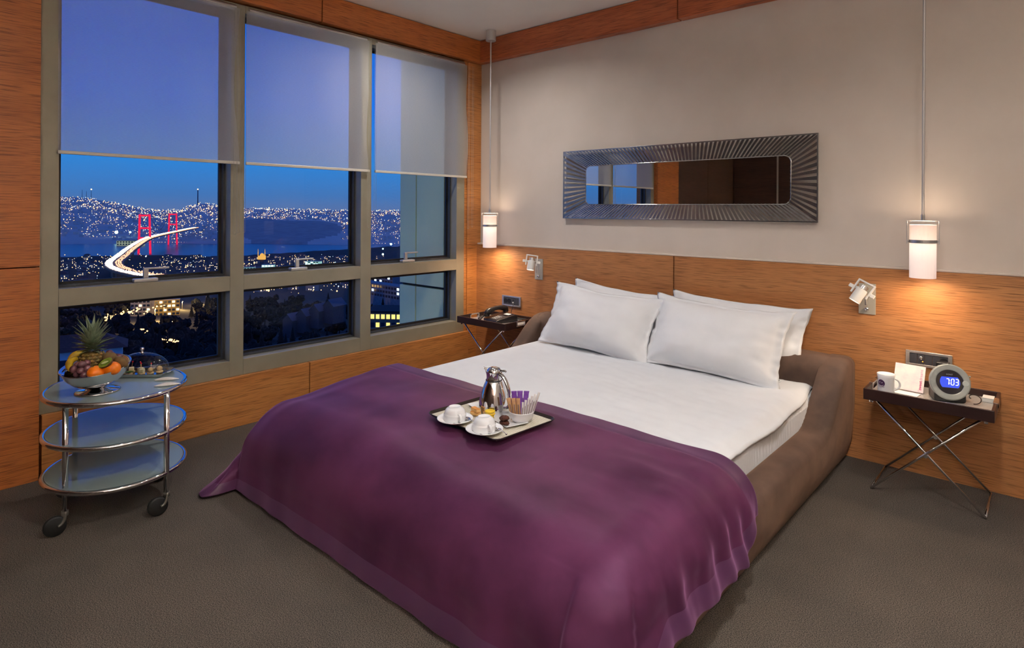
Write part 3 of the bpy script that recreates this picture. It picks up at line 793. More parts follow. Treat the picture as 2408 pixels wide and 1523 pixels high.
# purple satin throw over the foot of the bed
def throw():
    SATIN = varied('purple_satin', lin(90, 45, 76), lin(64, 29, 54), (2.5, 4.0, 2.5), 0.5, detail=9, lo=0.38, hi=0.64, bump=0.10, bscale=(260, 420, 260), bdist=0.0006, Sheen_Weight=0.6, Sheen_Roughness=0.35, Anisotropic=0.4)
    SATIN.node_tree.nodes['Principled BSDF'].inputs['Sheen Tint'].default_value = lin(190, 130, 180)
    SATIN.node_tree.nodes['Principled BSDF'].inputs['Specular IOR Level'].default_value = 0.32
    SATIN.node_tree.nodes['Principled BSDF'].inputs['Specular Tint'].default_value = (0.8, 0.45, 0.75, 1)
    HEM = varied('purple_hem', lin(80, 40, 76), lin(64, 30, 62), (5, 5, 5), 0.45, bump=0.08, bscale=(200, 200, 200), bdist=0.0006, Sheen_Weight=0.5)
    HEM.node_tree.nodes['Principled BSDF'].inputs['Sheen Tint'].default_value = lin(180, 125, 175)
    R = 0.13
    RF, RR = 0.27, 0.17                                  # softer bends over the foot and the right side
    tx0, tx1, ty0, ty1 = BX0 - 0.006 + R, BX1 + 0.022 - RR, -1.505, -2.465 + RF
    W = tx1 - tx0; Lh = ty0 - ty1
    sL, sR, tF = 0.47, 0.385, 0.575
    nx, ny = 210, 150
    hem = 0.085
    def top(x, y):
        z = 0.437 + 0.006 * noise.noise((x * 2.2, y * 2.2, 2)) + 0.004 * noise.noise((x * 7, y * 3, 6))
        z -= 0.03 * math.exp(-(((x - tx0) / 0.42) ** 2 + ((y - ty1) / 0.38) ** 2))
        z -= 0.015 * smooth01((ty1 + 0.35 - y) / 0.35) 
        z -= 0.012 * smooth01((tx0 + 0.12 - x) / 0.12) * smooth01((-1.6 - y) / 0.2)
        z += 0.012 * smooth01((x - tx1 + 0.35) / 0.3) * 0
        return z
    def cloth(s, t):
        if s > W: s = W + (s - W) * (0.74 + 0.26 * smooth01(t / 0.2))
        a = -s if s < 0 else (s - W if s > W else 0.0)
        b = t - Lh if t > Lh else 0.0
        left = s < W / 2
        xb = tx0 + min(max(s, 0), W); yb = ty0 - min(max(t, 0), Lh)
        z0 = top(xb, yb)
        r = math.hypot(a, b)
        x, y, z = xb, yb, z0
        if r > 1e-6:
            phi = math.atan2(a, b)                       # 0: over the foot, 90 deg: over the side
            phi0 = phi
            if a > 0 and b > 0 and left:
                f = phi / (math.pi / 2); phi = math.pi / 2 * (f ** 2.8)
            dx = -math.sin(phi) if left else math.sin(phi); dy = -math.cos(phi)
            Rs = R if left else RR
            Rb = Rs + (RF - Rs) * math.cos(phi0) ** 2
            arc = Rb * math.pi / 2
            corner = min(a, b) / max(r, 1e-6)
            if r < arc:
                out = Rb * math.sin(r / Rb); down = Rb * (1 - math.cos(r / Rb))
            else:
                # hang from the bend to the hem; at the left corner the cloth stands out like a tent
                SL = sL if left else sR
                rh = min((SL / math.sin(phi0)) if a > 0 else 9, (tF / math.cos(phi0)) if b > 0 else 9)
                g = (r - arc) / max(rh - arc, 1e-4)
                cn = max(0, math.sin(2 * phi0)) ** 1.3
                zh = 0.016 if left else 0.016 + 0.135 * math.sin(phi0) ** 2
                out = Rb + g * (0.015 + (0.20 if left else 0.06) * cn); down = Rb + (z0 - zh - Rb) * g
            floor = 0.014
            if z0 - down < floor:
                ex = floor - (z0 - down); down = z0 - floor; out += ex * 0.95
            # folds, deeper towards the hem
            along = (yb if a > b else xb)
            k = smooth01(r / 0.3)
            if a > 0 and not left:
                q = along * 46 + 1.4 * math.sin(along * 11) - r * 7
                pl = smooth01((r - 0.14) / 0.12)
                fold = pl * (0.004 + 0.008 * math.sin(q) + 0.006 * noise.noise((along * 22, r * 6, 1))) + 0.008 * smooth01((r - 0.30) / 0.06)
            elif b > 0 and a == 0:
                amt = 0.35 + 0.65 * smooth01((xb - 2.2) / 0.5)
                fold = (0.006 * math.sin(along * 19 + 2 * math.sin(along * 5) - r * 6) + 0.007 * noise.noise((along * 9, r * 4, 2))) * smooth01((r - 0.12) / 0.3) * amt
            else:
                fold = 0.012 * noise.noise((s * 9, t * 9, 3)) * k + 0.010 * corner * k * math.sin(r * 22 + phi0 * 7)
            out += fold
            x += dx * out; y += dy * out; z -= down
            if z < 0.012: z = 0.012 + 0.004 * abs(noise.noise((x * 20, y * 20, 0)))
        # soft ripples on the bed top near the right edge
        if r < 0.2 and s > W * 0.6:
            z += 0.003 * math.sin(yb * 30 + xb * 14) * smooth01((s - W * 0.8) / (W * 0.2)) + 0.004 * noise.noise((xb * 5, yb * 14, 8)) * smooth01((s - W * 0.7) / (W * 0.3))
        # seam groove along the hem
        e = min(t, (tF + Lh) - t, s + sL, (W + sR) - s)
        if abs(e - hem) < 0.012: z -= 0.004 * (1 - abs(e - hem) / 0.012) if r < 0.15 else 0
        return Vector((x, y, z))
    S = [-sL + (W + sL + sR) * i / (nx - 1) for i in range(nx)]
    T = [(Lh + tF) * j / (ny - 1) for j in range(ny)]
    org = Vector((BED_C, -2.0, 0))
    mb = MB()
    mb.grid(nx, ny, lambda i, j: cloth(S[i], T[j]) - org)
    for fi in range(len(mb.f)):
        j, i = divmod(fi, nx - 1)
        s = (S[i] + S[i + 1]) / 2; t = (T[j] + T[j + 1]) / 2
        e = min(t, (tF + Lh) - t, s + sL, (W + sR) - s)
        mb.m[fi] = 1 if e < hem else 0
    o = mb.build('bed_throw', [SATIN, HEM], None, smooth=True, loc=org)
    sd = o.modifiers.new('thickness', 'SOLIDIFY'); sd.thickness = 0.008; sd.offset = -1
    ss = o.modifiers.new('subdivision', 'SUBSURF'); ss.levels = 1; ss.render_levels = 1
    tag(o, 'purple satin throw draped over the foot of the bed down to the carpet', 'throw')
throw()

# ---------------------------------------------------------------- bedside tray tables
ESPRESSO = varied('espresso_wood', lin(50, 28, 26), lin(38, 20, 19), (4, 30, 30), 0.35)
RIB = varied('ribbed_metal', (0.78, 0.75, 0.71, 1), (0.84, 0.81, 0.77, 1), (20, 20, 20), 0.35, 0.6)
def tray_table(label, x0, x1, y0, y1, zt, group):
    cx, cy = (x0 + x1) / 2, (y0 + y1) / 2
    t = thing('tray_table', label, 'side table', (cx, cy, 0), 0, group)
    w, d = (x1 - x0) / 2, (y1 - y0) / 2; zb = zt - 0.052; th = 0.012
    MB().box(-w, w, -d, -d + th, zb, zt).build('tray_side', ESPRESSO, t, bevel=0.002)
    MB().box(-w, w, d - th, d, zb, zt).build('tray_side', ESPRESSO, t, bevel=0.002)
    for s in (-1, 1):
        # end boards with a hand slot framed in metal
        e = MB(); xa, xb = (w - th, w) if s > 0 else (-w, -w + th)
        e.box(xa, xb, -d + th, -0.05, zb, zt); e.box(xa, xb, 0.05, d - th, zb, zt)
        e.box(xa, xb, -0.05, 0.05, zb, zb + 0.012)
        e.build('tray_end', ESPRESSO, t, bevel=0.0015)
        h = MB(); xm = (xa + xb) / 2
        h.box(xm - 0.008, xm + 0.008, -0.052, -0.043, zb + 0.012, zt + 0.002); h.box(xm - 0.008, xm + 0.008, 0.043, 0.052, zb + 0.012, zt + 0.002)
        h.box(xm - 0.008, xm + 0.008, -0.043, 0.043, zb + 0.012, zb + 0.016); h.box(xm - 0.009, xm + 0.009, -0.043, 0.043, zt - 0.008, zt + 0.002)
        h.build('hand_grip', CHROME, t, bevel=0.001)
    MB().box(-w + th, w - th, -d + th, d - th, zb + 0.004, zb + 0.016).build('tray_floor', ESPRESSO, t)
    rb = MB(); n = 30
    for k in range(n):
        y = -d + th + 0.006 + (2 * d - 2 * th - 0.012) * k / (n - 1)
        rb.box(-w + th + 0.001, w - th - 0.001, y - 0.0036, y + 0.0036, zb + 0.016, zb + 0.0195)
    rb.build('ribbed_mat', RIB, t)
    # two crossed chrome leg frames
    fx = w - 0.032
    for s in (-1, 1):
        lg = MB(); yo = d - 0.028 if s > 0 else d - 0.036
        top = (s * (w - 0.05), zb - 0.006); bot = (-s * fx, 0.008)
        p = [(top[0], -yo, top[1]), (bot[0], -yo, bot[1]), (bot[0], yo, bot[1]), (top[0], yo, top[1])]
        lg.tube([p[0], p[1]], 0.0058, 10); lg.tube([p[1], p[2]], 0.0058, 10); lg.tube([p[2], p[3]], 0.0058, 10); lg.tube([p[0], p[3]], 0.0058, 10)
        lg.build('leg_frame', CHROME, t, smooth=True)
    for s in (-1, 1):
        MB().tube([(0, s * (d - 0.04), (zb) * 0.5), (0, s * (d - 0.024), (zb) * 0.5)], 0.009, 10).build('pivot', CHROME, t)
    for sx in (-1, 1):
        for sy in (-1, 1):
            MB().tube([(sx * (w - 0.03), sy * (d - 0.02), zb - 0.012), (sx * (w - 0.03), sy * (d - 0.02), zb)], 0.009, 10).build('stud', CHROME, t)
    return t, zb + 0.0195
GROUP_T = 'folding tray tables beside the bed'
_, ZR = tray_table('dark wood folding tray table carrying the mug and the alarm clock', 3.085, 3.588, -0.392, -0.012, 0.491, GROUP_T)
_, ZL = tray_table('dark wood folding tray table carrying the telephone', 0.176, 0.700, -0.390, -0.012, 0.491, GROUP_T)

# --- mug
def text_on(parent, name, body, size, mat, M, **kw):
    mb = text_mesh(body, size, **kw); mb.xform(M)
    return mb.build(name, mat, parent)
PURPLE_INK = principled('purple_ink', lin(66, 30, 74), 0.3)
WHITE_INK = principled('white_ink', lin(240, 238, 240), 0.3)
def mug():
    base = onZ(2083, 915, ZR)
    t = thing('mug', 'white porcelain mug with a purple smiling face print', 'mug', (3.163, -0.292, ZR))
    R = 0.036; H = 0.098
    MB().lathe([(0.0, 0.0), (R - 0.005, 0.0), (R - 0.001, 0.004), (R, 0.012), (R, H * 0.8), (R + 0.004, H), (R + 0.002, H + 0.001), (R - 0.003, H * 0.8), (R - 0.004, 0.01), (0.0, 0.008)], 44).build('mug_body', PORCELAIN, t, smooth=True)
    h = [(R - 0.002 + 0.0, 0, 0.075)] ; pts = []
    ha = math.radians(20)
    for k in range(13):
        a = math.pi / 2 - math.pi * k / 12
        pts.append(((R - 0.003) + 0.026 * math.cos(a), 0, 0.05 + 0.027 * math.sin(a)))
    hm = MB().tube(pts, 0.005, 10); hm.xform(Matrix.Rotation(ha, 4, 'Z')); hm.build('mug_handle', PORCELAIN, t, smooth=True)
    # printed face wrapped on the side
    def wrap(p, r, ang0, zc):
        a = ang0 + p[0] / r
        return (math.cos(a) * (r + p[2]), math.sin(a) * (r + p[2]), zc + p[1])
    ang = math.radians(-115); zc = 0.052
    def disc(cx, cy, rx, ry, lift, n=28, rings=4):
        mb = MB(); vs = [wrap((cx, cy, lift), R, ang, zc)]; fs = []
        for q in range(1, rings + 1):
            for i in range(n):
                a = 2 * math.pi * i / n
                vs.append(wrap((cx + rx * q / rings * math.cos(a), cy + ry * q / rings * math.sin(a), lift), R, ang, zc))
        for i in range(n): fs.append((0, 1 + i, 1 + (i + 1) % n))
        for q in range(rings - 1):
            for i in range(n):
                fs.append((1 + q * n + i, 1 + (q + 1) * n + i, 1 + (q + 1) * n + (i + 1) % n, 1 + q * n + (i + 1) % n))
        return mb.add(vs, fs)
    face = disc(0, 0.004, 0.0175, 0.0175, 0.0005).build('printed_face', PURPLE_INK, t)
    disc(-0.0052, 0.008, 0.0018, 0.0022, 0.0009, 12, 1).build('printed_eye', WHITE_INK, face)
    disc(0.0052, 0.007, 0.0018, 0.0022, 0.0009, 12, 1).build('printed_eye', WHITE_INK, face)
    sm = MB(); vs = []
    for i in range(17):
        a = math.radians(205 + 130 * i / 16)
        wv = 0.0016 * math.sin(math.pi * i / 16) + 0.0002
        for rr in (0.0135 - wv, 0.0135 + wv): vs.append(wrap((rr * math.cos(a), 0.004 + rr * math.sin(a), 0.0009), R, ang, zc))
    sm.add(vs, [(2 * i, 2 * i + 2, 2 * i + 3, 2 * i + 1) for i in range(16)]).build('printed_smile', WHITE_INK, face)
    for i, ch in enumerate('MORNING'):
        a = math.radians(232 + 78 * i / 6)
        mb = text_mesh(ch, 0.006, 0.0)
        rot = a + math.pi / 2
        for q in range(len(mb.v)):
            p = mb.v[q]
            px = 0.0235 * math.cos(a) + p[0] * math.cos(rot) - p[1] * math.sin(rot)
            py = 0.004 + 0.0235 * math.sin(a) + p[0] * math.sin(rot) + p[1] * math.cos(rot)
            mb.v[q] = wrap((px, py, 0.0006), R, ang, zc)
        mb.build('printed_letter', PURPLE_INK, t)
mug()

# --- card in an acrylic stand
def sweet_card():
    t = thing('card_display', 'pale pink bedtime card standing in a clear acrylic holder', 'card', (3.236, -0.160, ZR), math.radians(-7))
    CARD = varied('pale_card_print', lin(255, 250, 244), lin(246, 214, 224), (14, 14, 14), 0.35, lo=0.42, hi=0.75, coords='Object')
    H = 0.129; W = 0.066; lean = math.radians(20)
    M = Matrix.Translation((0, -0.012, 0.004)) @ Matrix.Rotation(-lean, 4, 'X')
    cb = MB().box(-W, W, 0, 0.002, 0.0, H); cb.xform(M); c = cb.build('card', CARD, t)
    ac = MB().box(-W - 0.001, W + 0.001, 0.003, 0.005, -0.002, H * 0.9); ac.xform(M)
    ac.box(-W, W, -0.034, 0.010, 0.0005, 0.0025)
    ac.build('acrylic_holder', CLEAR_PLASTIC, t)
    lf = MB().box(-W + 0.004, W - 0.004, -0.098, -0.036, 0.0005, 0.0035); lf.build('leaflet', principled('white_leaflet', lin(250, 248, 246), 0.3), t)
    PINK = principled('pink_ink', lin(205, 60, 125), 0.4); PALEP = principled('pale_pink_ink', lin(228, 160, 190), 0.4)
    Rv = Matrix(((0, -1, 0, 0), (0, 0, -1, 0), (1, 0, 0, 0), (0, 0, 0, 1)))   # text runs upwards on the front of the card
    for body, mat, s, z, bold in (("'", PINK, 0.020, 0.006, 0.0), ('sweet', PINK, 0.020, 0.012, 0.0004), ('dreams', PALEP, 0.020, 0.059, 0.0)):
        mb = text_mesh(body, s, 0.0, 'LEFT', spacing=0.95, bold=bold)
        wd = max(v[0] for v in mb.v)
        tgt = {'sweet': 0.046, 'dreams': 0.054}.get(body, wd)
        for q in range(len(mb.v)): mb.v[q] = (mb.v[q][0] * tgt / wd, mb.v[q][1] * 0.9, mb.v[q][2])
        mb.xform(M @ Matrix.Translation((W - 0.018 + 0.008, -0.0006, z)) @ Rv)
        mb.build('lettering', mat, c)
sweet_card()

# --- round alarm clock
def alarm_clock():
    t = thing('alarm_clock', 'round silver clock radio with a blue lit display reading seven past', 'clock', (3.400, -0.205, ZR), math.radians(22))
    t['label'] = 'round silver alarm clock radio with a blue lit display'
    SILV = principled('clock_silver', lin(168, 172, 168), 0.35, 0.4)
    R = 0.080; tilt = math.radians(-14)
    M = Matrix.Translation((0, -0.035, 0.094)) @ Matrix.Rotation(tilt, 4, 'X')
    F = lambda p: M @ Vector(p)
    ax = (M.to_3x3() @ Vector((0, -1, 0)))
    c = F((0, 0, 0))
    sh = [(0.0, -0.075), (R * 0.62, -0.075), (R * 0.86, -0.05), (R * 0.96, -0.018), (R, -0.006), (R, 0.0)]
    MB().lathe(sh, 56, c, axis=ax).build('clock_shell', BLACK_PLASTIC, t, smooth=True)
    MB().lathe([(R, -0.014), (R + 0.0025, -0.010), (R + 0.0025, 0.001), (R - 0.002, 0.004), (0.058, 0.0035), (0.0555, 0.0005), (0.0555, -0.002)], 64, c, axis=ax).build('bezel', SILV, t, smooth=False)
    MB().lathe([(0.0, 0.001), (0.0555, 0.001), (0.0555, -0.004), (0.0, -0.004)], 48, c, axis=ax).build('dial_face', principled('dial_black', lin(30, 24, 34), 0.2), t)
    # lit display: wide window with rounded ends
    d = MB(); pts = []
    rr = 0.040; hz = 0.0245
    amax = math.asin(hz / rr)
    for k in range(13): a = -amax + 2 * amax * k / 12; pts.append((rr * math.cos(a), rr * math.sin(a)))
    for k in range(13): a = math.pi - amax + 2 * amax * k / 12; pts.append((rr * math.cos(a), rr * math.sin(a)))
    d.prism([F((x, -0.0012, z - 0.001)) for x, z in pts], ax * 0.0, ax * 0.0008)
    disp = d.build('display', emission('display_blue', lin(72, 92, 232), 0.66), t)
    DIG = emission('display_digits', (1, 1, 1, 1), 0.9)
    # seven-segment digits
    seg = {'7': 'abc', '0': 'abcdef', '3': 'abgcd'}
    def digit(ch, ox):
        w, h, k = 0.0110, 0.0135, 0.0017
        S = {'a': (0, w, 2 * h, 'h'), 'g': (0, w, h, 'h'), 'd': (0, w, 0, 'h'), 'f': (0, h, 2 * h, 'v'), 'b': (w, h, 2 * h, 'v'), 'e': (0, 0, h, 'v'), 'c': (w, 0, h, 'v')}
        mb = MB()
        for s in seg[ch]:
            q = S[s]
            if q[3] == 'h': mb.box(ox + q[0] + k * 0.6, ox + q[1] - k * 0.6, -0.0028, -0.0021, q[2] - k, q[2] + k)
            else: mb.box(ox + q[0] - k, ox + q[0] + k, -0.0028, -0.0021, q[1] + k * 0.6, q[2] - k * 0.6)
        mb.xform(M @ Matrix.Translation((0, 0, -0.0125)) @ Matrix(((1, 0, 0.10, 0), (0, 1, 0, 0), (0, 0, 1, 0), (0, 0, 0, 1))))
        mb.build('digit', DIG, disp)
    digit('7', -0.0165); digit('0', 0.0035); digit('3', 0.0205)
    cl = MB()
    for z in (-0.005, 0.006): cl.box(-0.0021, 0.0002, -0.0028, -0.0021, z - 0.0011, z + 0.0011)
    cl.xform(M); cl.build('digit_colon', DIG, disp)
    TM = M @ Matrix.Translation((0, -0.0022, 0.0315)) @ Matrix(((1, 0, 0, 0), (0, 0, -1, 0), (0, 1, 0, 0), (0, 0, 0, 1)))
    text_on(t, 'lettering', 'SONY', 0.0095, principled('grey_print', lin(190, 190, 196), 0.4), TM, extrude=0.0001, spacing=1.1)
    for an in (150, 180, 210):
        a = math.radians(an)
        p = F((0.0685 * math.cos(a), -0.003, 0.0685 * math.sin(a)))
        MB().lathe([(0.0, 0.0012), (0.0085, 0.0012), (0.0090, 0.0002), (0.0102, 0.0012), (0.0108, 0.0)], 28, p, axis=ax).build('button', SILV, t, smooth=False)
    p = F((0.062, -0.003, -0.002))
    MB().lathe([(0.0, 0.002), (0.0115, 0.002), (0.0130, 0.001), (0.0135, -0.001)], 32, p, axis=ax).build('snooze_button', principled('pale_button', lin(196, 204, 200), 0.3, 0.3), t, smooth=False)
    st = MB().box(-0.064, 0.064, -0.045, 0.055, 0.0005, 0.052); st.build('base', BLACK_PLASTIC, t, bevel=0.01, seg=3)
    for k, z in enumerate((0.08, 0.1, 0.12)): MB().tube([(R + 0.001, -0.01, z), (R + 0.008, -0.008, z)], 0.005, 10).build('side_knob', SILV, t)
alarm_clock()
bx = thing('small_box', 'little white card box in the back corner of the tray table', 'box', (3.548, -0.098, ZR), 0)
MB().box(-0.022, 0.022, -0.03, 0.03, 0.0003, 0.017).build('box_body', principled('white_box', lin(236, 234, 230), 0.4), bx, bevel=0.002)
MB().box(-0.022, 0.022, -0.03, 0.03, 0.0175, 0.022).build('box_lid', principled('white_box_lid', lin(244, 242, 238), 0.35), bx, bevel=0.001)
cb = MB(); pts = []
for k in range(30):
    a = k / 29
    pts.append((3.500 + 0.026 * math.sin(a * 5.5) , -0.15 - 0.06 * math.cos(a * 4.0), ZR + 0.003 + 0.02 * math.sin(a * math.pi) ** 2))
cb.tube(pts, 0.002, 6)
tag(cb.build('power_cable', BLACK_PLASTIC, None, smooth=True), 'thin black cable looped beside the alarm clock', 'cable')

# --- wall sockets
def socket_plate(label, x0, x1, z0, z1, kinds):
    t = thing('socket_plate', label, 'wall socket', ((x0 + x1) / 2, 0, (z0 + z1) / 2), 0, 'metal socket plates above the tray tables')
    w, h = (x1 - x0) / 2, (z1 - z0) / 2
    fr = MB(); b = 0.012; bs = 0.017
    fr.box(-w, w, -0.010, -0.0005, -h, -h + b); fr.box(-w, w, -0.010, -0.0005, h - b, h)
    fr.box(-w, -w + bs, -0.010, -0.0005, -h + b, h - b); fr.box(w - bs, w, -0.010, -0.0005, -h + b, h - b)
    fr.build('frame', BRUSHED, t, bevel=0.001)
    MOD = principled('module_graphite', lin(78, 78, 84), 0.35, 0.3)
    n = len(kinds); iw = 2 * (w - bs) / n
    for i, k in enumerate(kinds):
        cx = -w + bs + iw * (i + 0.5)
        m = MB().box(cx - iw / 2 + 0.0006, cx + iw / 2 - 0.0006, -0.0075, -0.001, -h + b, h - b).build('module', MOD, t, bevel=0.001)
        if k == 'S':
            MB().lathe([(0.0, 0.0005), (0.0165, 0.0005), (0.0165, 0.0018), (0.019, 0.0018), (0.019, 0.0)], 24, (cx, -0.0075, 0), axis=(0, -1, 0)).build('socket_hole', BLACK_PLASTIC, m, smooth=False)
        if k == 'D':
            MB().lathe([(0.0, 0.003), (0.006, 0.003), (0.0085, 0.001), (0.0085, 0.0)], 20, (cx, -0.0075, 0.006), axis=(0, -1, 0)).build('dial', CHROME, m, smooth=True)
            MB().sphere((cx + 0.008, -0.008, -0.012), 0.0024, 8, 6).build('indicator', emission('orange_led', (1, 0.3, 0.03, 1), 2.5), m)
        if k == 'J':
            MB().box(cx - 0.006, cx + 0.006, -0.0085, -0.0074, 0.004, 0.014).build('jack', BLACK_RUBBER, m)
            MB().box(cx - 0.007, cx + 0.007, -0.012, -0.0074, -0.014, -0.006).build('phone_plug', WHITE_MET, m)
    return t
socket_plate('metal socket plate on the wood panel above the telephone', 0.318, 0.524, 0.552, 0.638, 'SSJB')
socket_plate('metal socket plate behind the alarm clock', 3.200, 3.398, 0.556, 0.634, 'BDBBS')
ad = thing('plug_adapter', 'black plug adapter pushed into the socket behind the alarm clock', 'plug', (3.362, -0.0085, 0.595))
MB().box(-0.026, 0.026, -0.05, -0.002, -0.045, 0.006).build('adapter_body', BLACK_PLASTIC, ad, bevel=0.004)
MB().box(-0.018, 0.018, -0.056, -0.05, -0.036, -0.006).build('adapter_face', principled('adapter_grey', lin(60, 60, 64), 0.4), ad, bevel=0.002)

# --- telephone
def telephone():
    t = thing('telephone', 'black corded desk telephone with pale keys', 'telephone', (0.462, -0.185, ZL), math.radians(-12))
    PH = principled('phone_black', lin(40, 36, 38), 0.28)
    # wedge body rising to the back: outline in (y, z)
    prof = [(-0.105, 0.001), (-0.108, 0.02), (-0.095, 0.028), (0.0, 0.046), (0.08, 0.058), (0.1, 0.052), (0.104, 0.001)]
    MB().prism([(0, y, z) for y, z in prof], (-0.085, 0, 0), (0.1, 0, 0)).build('phone_body', PH, t, bevel=0.006, seg=3)
    sl = math.atan2(0.03, 0.175)
    M = Matrix.Translation((0.035, -0.0475, 0.0382)) @ Matrix.Rotation(sl, 4, 'X')
    KEY = principled('key_pale', lin(206, 204, 198), 0.4)
    pn = MB().box(-0.045, 0.05, -0.048, 0.05, -0.001, 0.0012); pn.xform(M); pn.build('key_panel', principled('panel_grey', lin(66, 62, 66), 0.4), t)
    for r_ in range(4):
        for c_ in range(3):
            k = MB().box(-0.006, 0.006, -0.0042, 0.0042, 0.0012, 0.005)
            k.xform(M @ Matrix.Translation((-0.022 + 0.021 * c_, -0.035 + 0.0175 * r_, 0)))
            k.build('key', KEY, t, bevel=0.001)
    lb = MB().box(-0.035, 0.03, -0.016, 0.016, 0, 0.001); lb.xform(M @ Matrix.Translation((0.01, 0.092, 0.003)) ); lb.build('name_card', principled('card_white', lin(225, 222, 222), 0.4), t)
    # handset lying lengthwise on the left
    hp = []
    for k in range(15):
        a = k / 14; y = -0.112 + 0.225 * a
        hp.append((-0.055, y, 0.062 + 0.026 * math.sin(math.pi * a) + 0.02 * a))
    rr = [0.010, 0.021, 0.024, 0.0235, 0.021, 0.0185, 0.0175, 0.017, 0.0175, 0.0185, 0.021, 0.0235, 0.024, 0.021, 0.010]
    hs = MB().tube(hp, rr, 14); hsd = hs.build('handset', PH, t, smooth=True)
    for y, z in ((-0.092, 0.046), (0.092, 0.066)):
        MB().lathe([(0.0, -0.006), (0.022, -0.006), (0.025, 0.012), (0.0, 0.012)], 20, (-0.055, y, z)).build('ear_cup', PH, hsd, smooth=False)
    # coiled cord
    pts = []
    P0 = [(-0.06, -0.115, 0.045), (-0.09, -0.13, 0.012), (-0.15, -0.11, 0.010), (-0.19, -0.06, 0.010), (-0.17, 0.0, 0.010), (-0.11, -0.02, 0.010), (-0.08, -0.09, 0.012)]
    def cat(p, tt):
        n = len(p) - 1; s = min(int(tt * n), n - 1); f = tt * n - s
        q = [Vector(p[max(0, min(n, s + k))]) for k in (-1, 0, 1, 2)]
        return 0.5 * ((2 * q[1]) + (q[2] - q[0]) * f + (2 * q[0] - 5 * q[1] + 4 * q[2] - q[3]) * f * f + (3 * q[1] - q[0] - 3 * q[2] + q[3]) * f ** 3)
    N = 420
    for k in range(N):
        tt = k / (N - 1); c = cat(P0, tt); a = tt * 2 * math.pi * 62
        tg = (cat(P0, min(1, tt + 0.01)) - cat(P0, max(0, tt - 0.01))).normalized(); sd = tg.cross(Vector((0, 0, 1))).normalized()
        pts.append(c + sd * 0.0052 * math.cos(a) + Vector((0, 0, 0.0052 * math.sin(a) + 0.002)))
    MB().tube(pts, 0.0013, 4).build('coiled_cord', PH, t, smooth=True)
telephone()
cw = MB(); pts = []
rnd = random.Random(5)
for k in range(90):
    a = k / 89
    pts.append((0.575 + 0.045 * math.sin(a * 23) + 0.012 * math.sin(a * 51), -0.085 + 0.035 * math.cos(a * 19), ZL + 0.006 + 0.012 * (1 + math.sin(a * 13)) * 0.7))
pts = [(0.455, -0.014, 0.585), (0.452, -0.03, 0.54), (0.45, -0.045, 0.49), (0.48, -0.06, 0.475)] + pts
cw.tube(pts, 0.0022, 6)
tag(cw.build('phone_cable', BLACK_PLASTIC, None, smooth=True), 'bundled black cable running from the wall socket to the telephone', 'cable')
# ---------------------------------------------------------------- breakfast tray on the throw
def at(u, v, d): return CAM + ray(u, v) * d
TZ = 0.4485                        # underside of the tray
def breakfast():
    t = thing('serving_tray', 'dark rectangular serving tray with a ribbed cream liner on the purple throw', 'tray', (1.970, -1.854, TZ), math.radians(-3.2))
    w, d = 0.227, 0.181
    def rr(p0, p1, rad, n=5):
        out = []
        for cx, cy, a in ((p0 - rad, p1 - rad, 0), (-p0 + rad, p1 - rad, 90), (-p0 + rad, -p1 + rad, 180), (p0 - rad, -p1 + rad, 270)):
            for k in range(n + 1):
                an = math.radians(a + 90 * k / n); out.append((cx + rad * math.cos(an), cy + rad * math.sin(an)))
        return out
    loops = [(rr(w - 0.02, d - 0.02, 0.02), 0.0), (rr(w - 0.012, d - 0.012, 0.026), 0.003), (rr(w, d, 0.034), 0.014), (rr(w - 0.003, d - 0.003, 0.033), 0.0155), (rr(w - 0.014, d - 0.014, 0.026), 0.005), (rr(w - 0.022, d - 0.022, 0.02), 0.004)]
    mb = MB(); n = len(loops[0][0])
    mb.grid(n, len(loops), lambda i, j: (loops[j][0][i][0], loops[j][0][i][1], loops[j][1]), closed_u=True)
    mb.f.append(tuple(range(n))); mb.m.append(0); mb.f.append(tuple(range((len(loops) - 1) * n, len(loops) * n))); mb.m.append(0)
    mb.build('tray_body', principled('tray_brown', lin(46, 38, 34), 0.3), t, smooth=False)
    ln = MB(); lw, ld = w - 0.016, d - 0.016
    ln.box(-lw, lw, -ld, ld, 0.0045, 0.0055)
    k = 0
    LN = principled('liner_cream', lin(226, 220, 206), 0.8); LG = principled('liner_stripe', lin(188, 180, 164), 0.8)
    o = ln.build('tray_liner', LN, t)
    st = MB(); nst = 52
    for k in range(nst):
        x = -lw + 2 * lw * (k + 0.5) / nst
        st.box(x - 0.0016, x + 0.0016, -ld, ld, 0.0055, 0.0064)
    st.build('liner_ribs', LG, o)
breakfast()
ZC = TZ + 0.0066

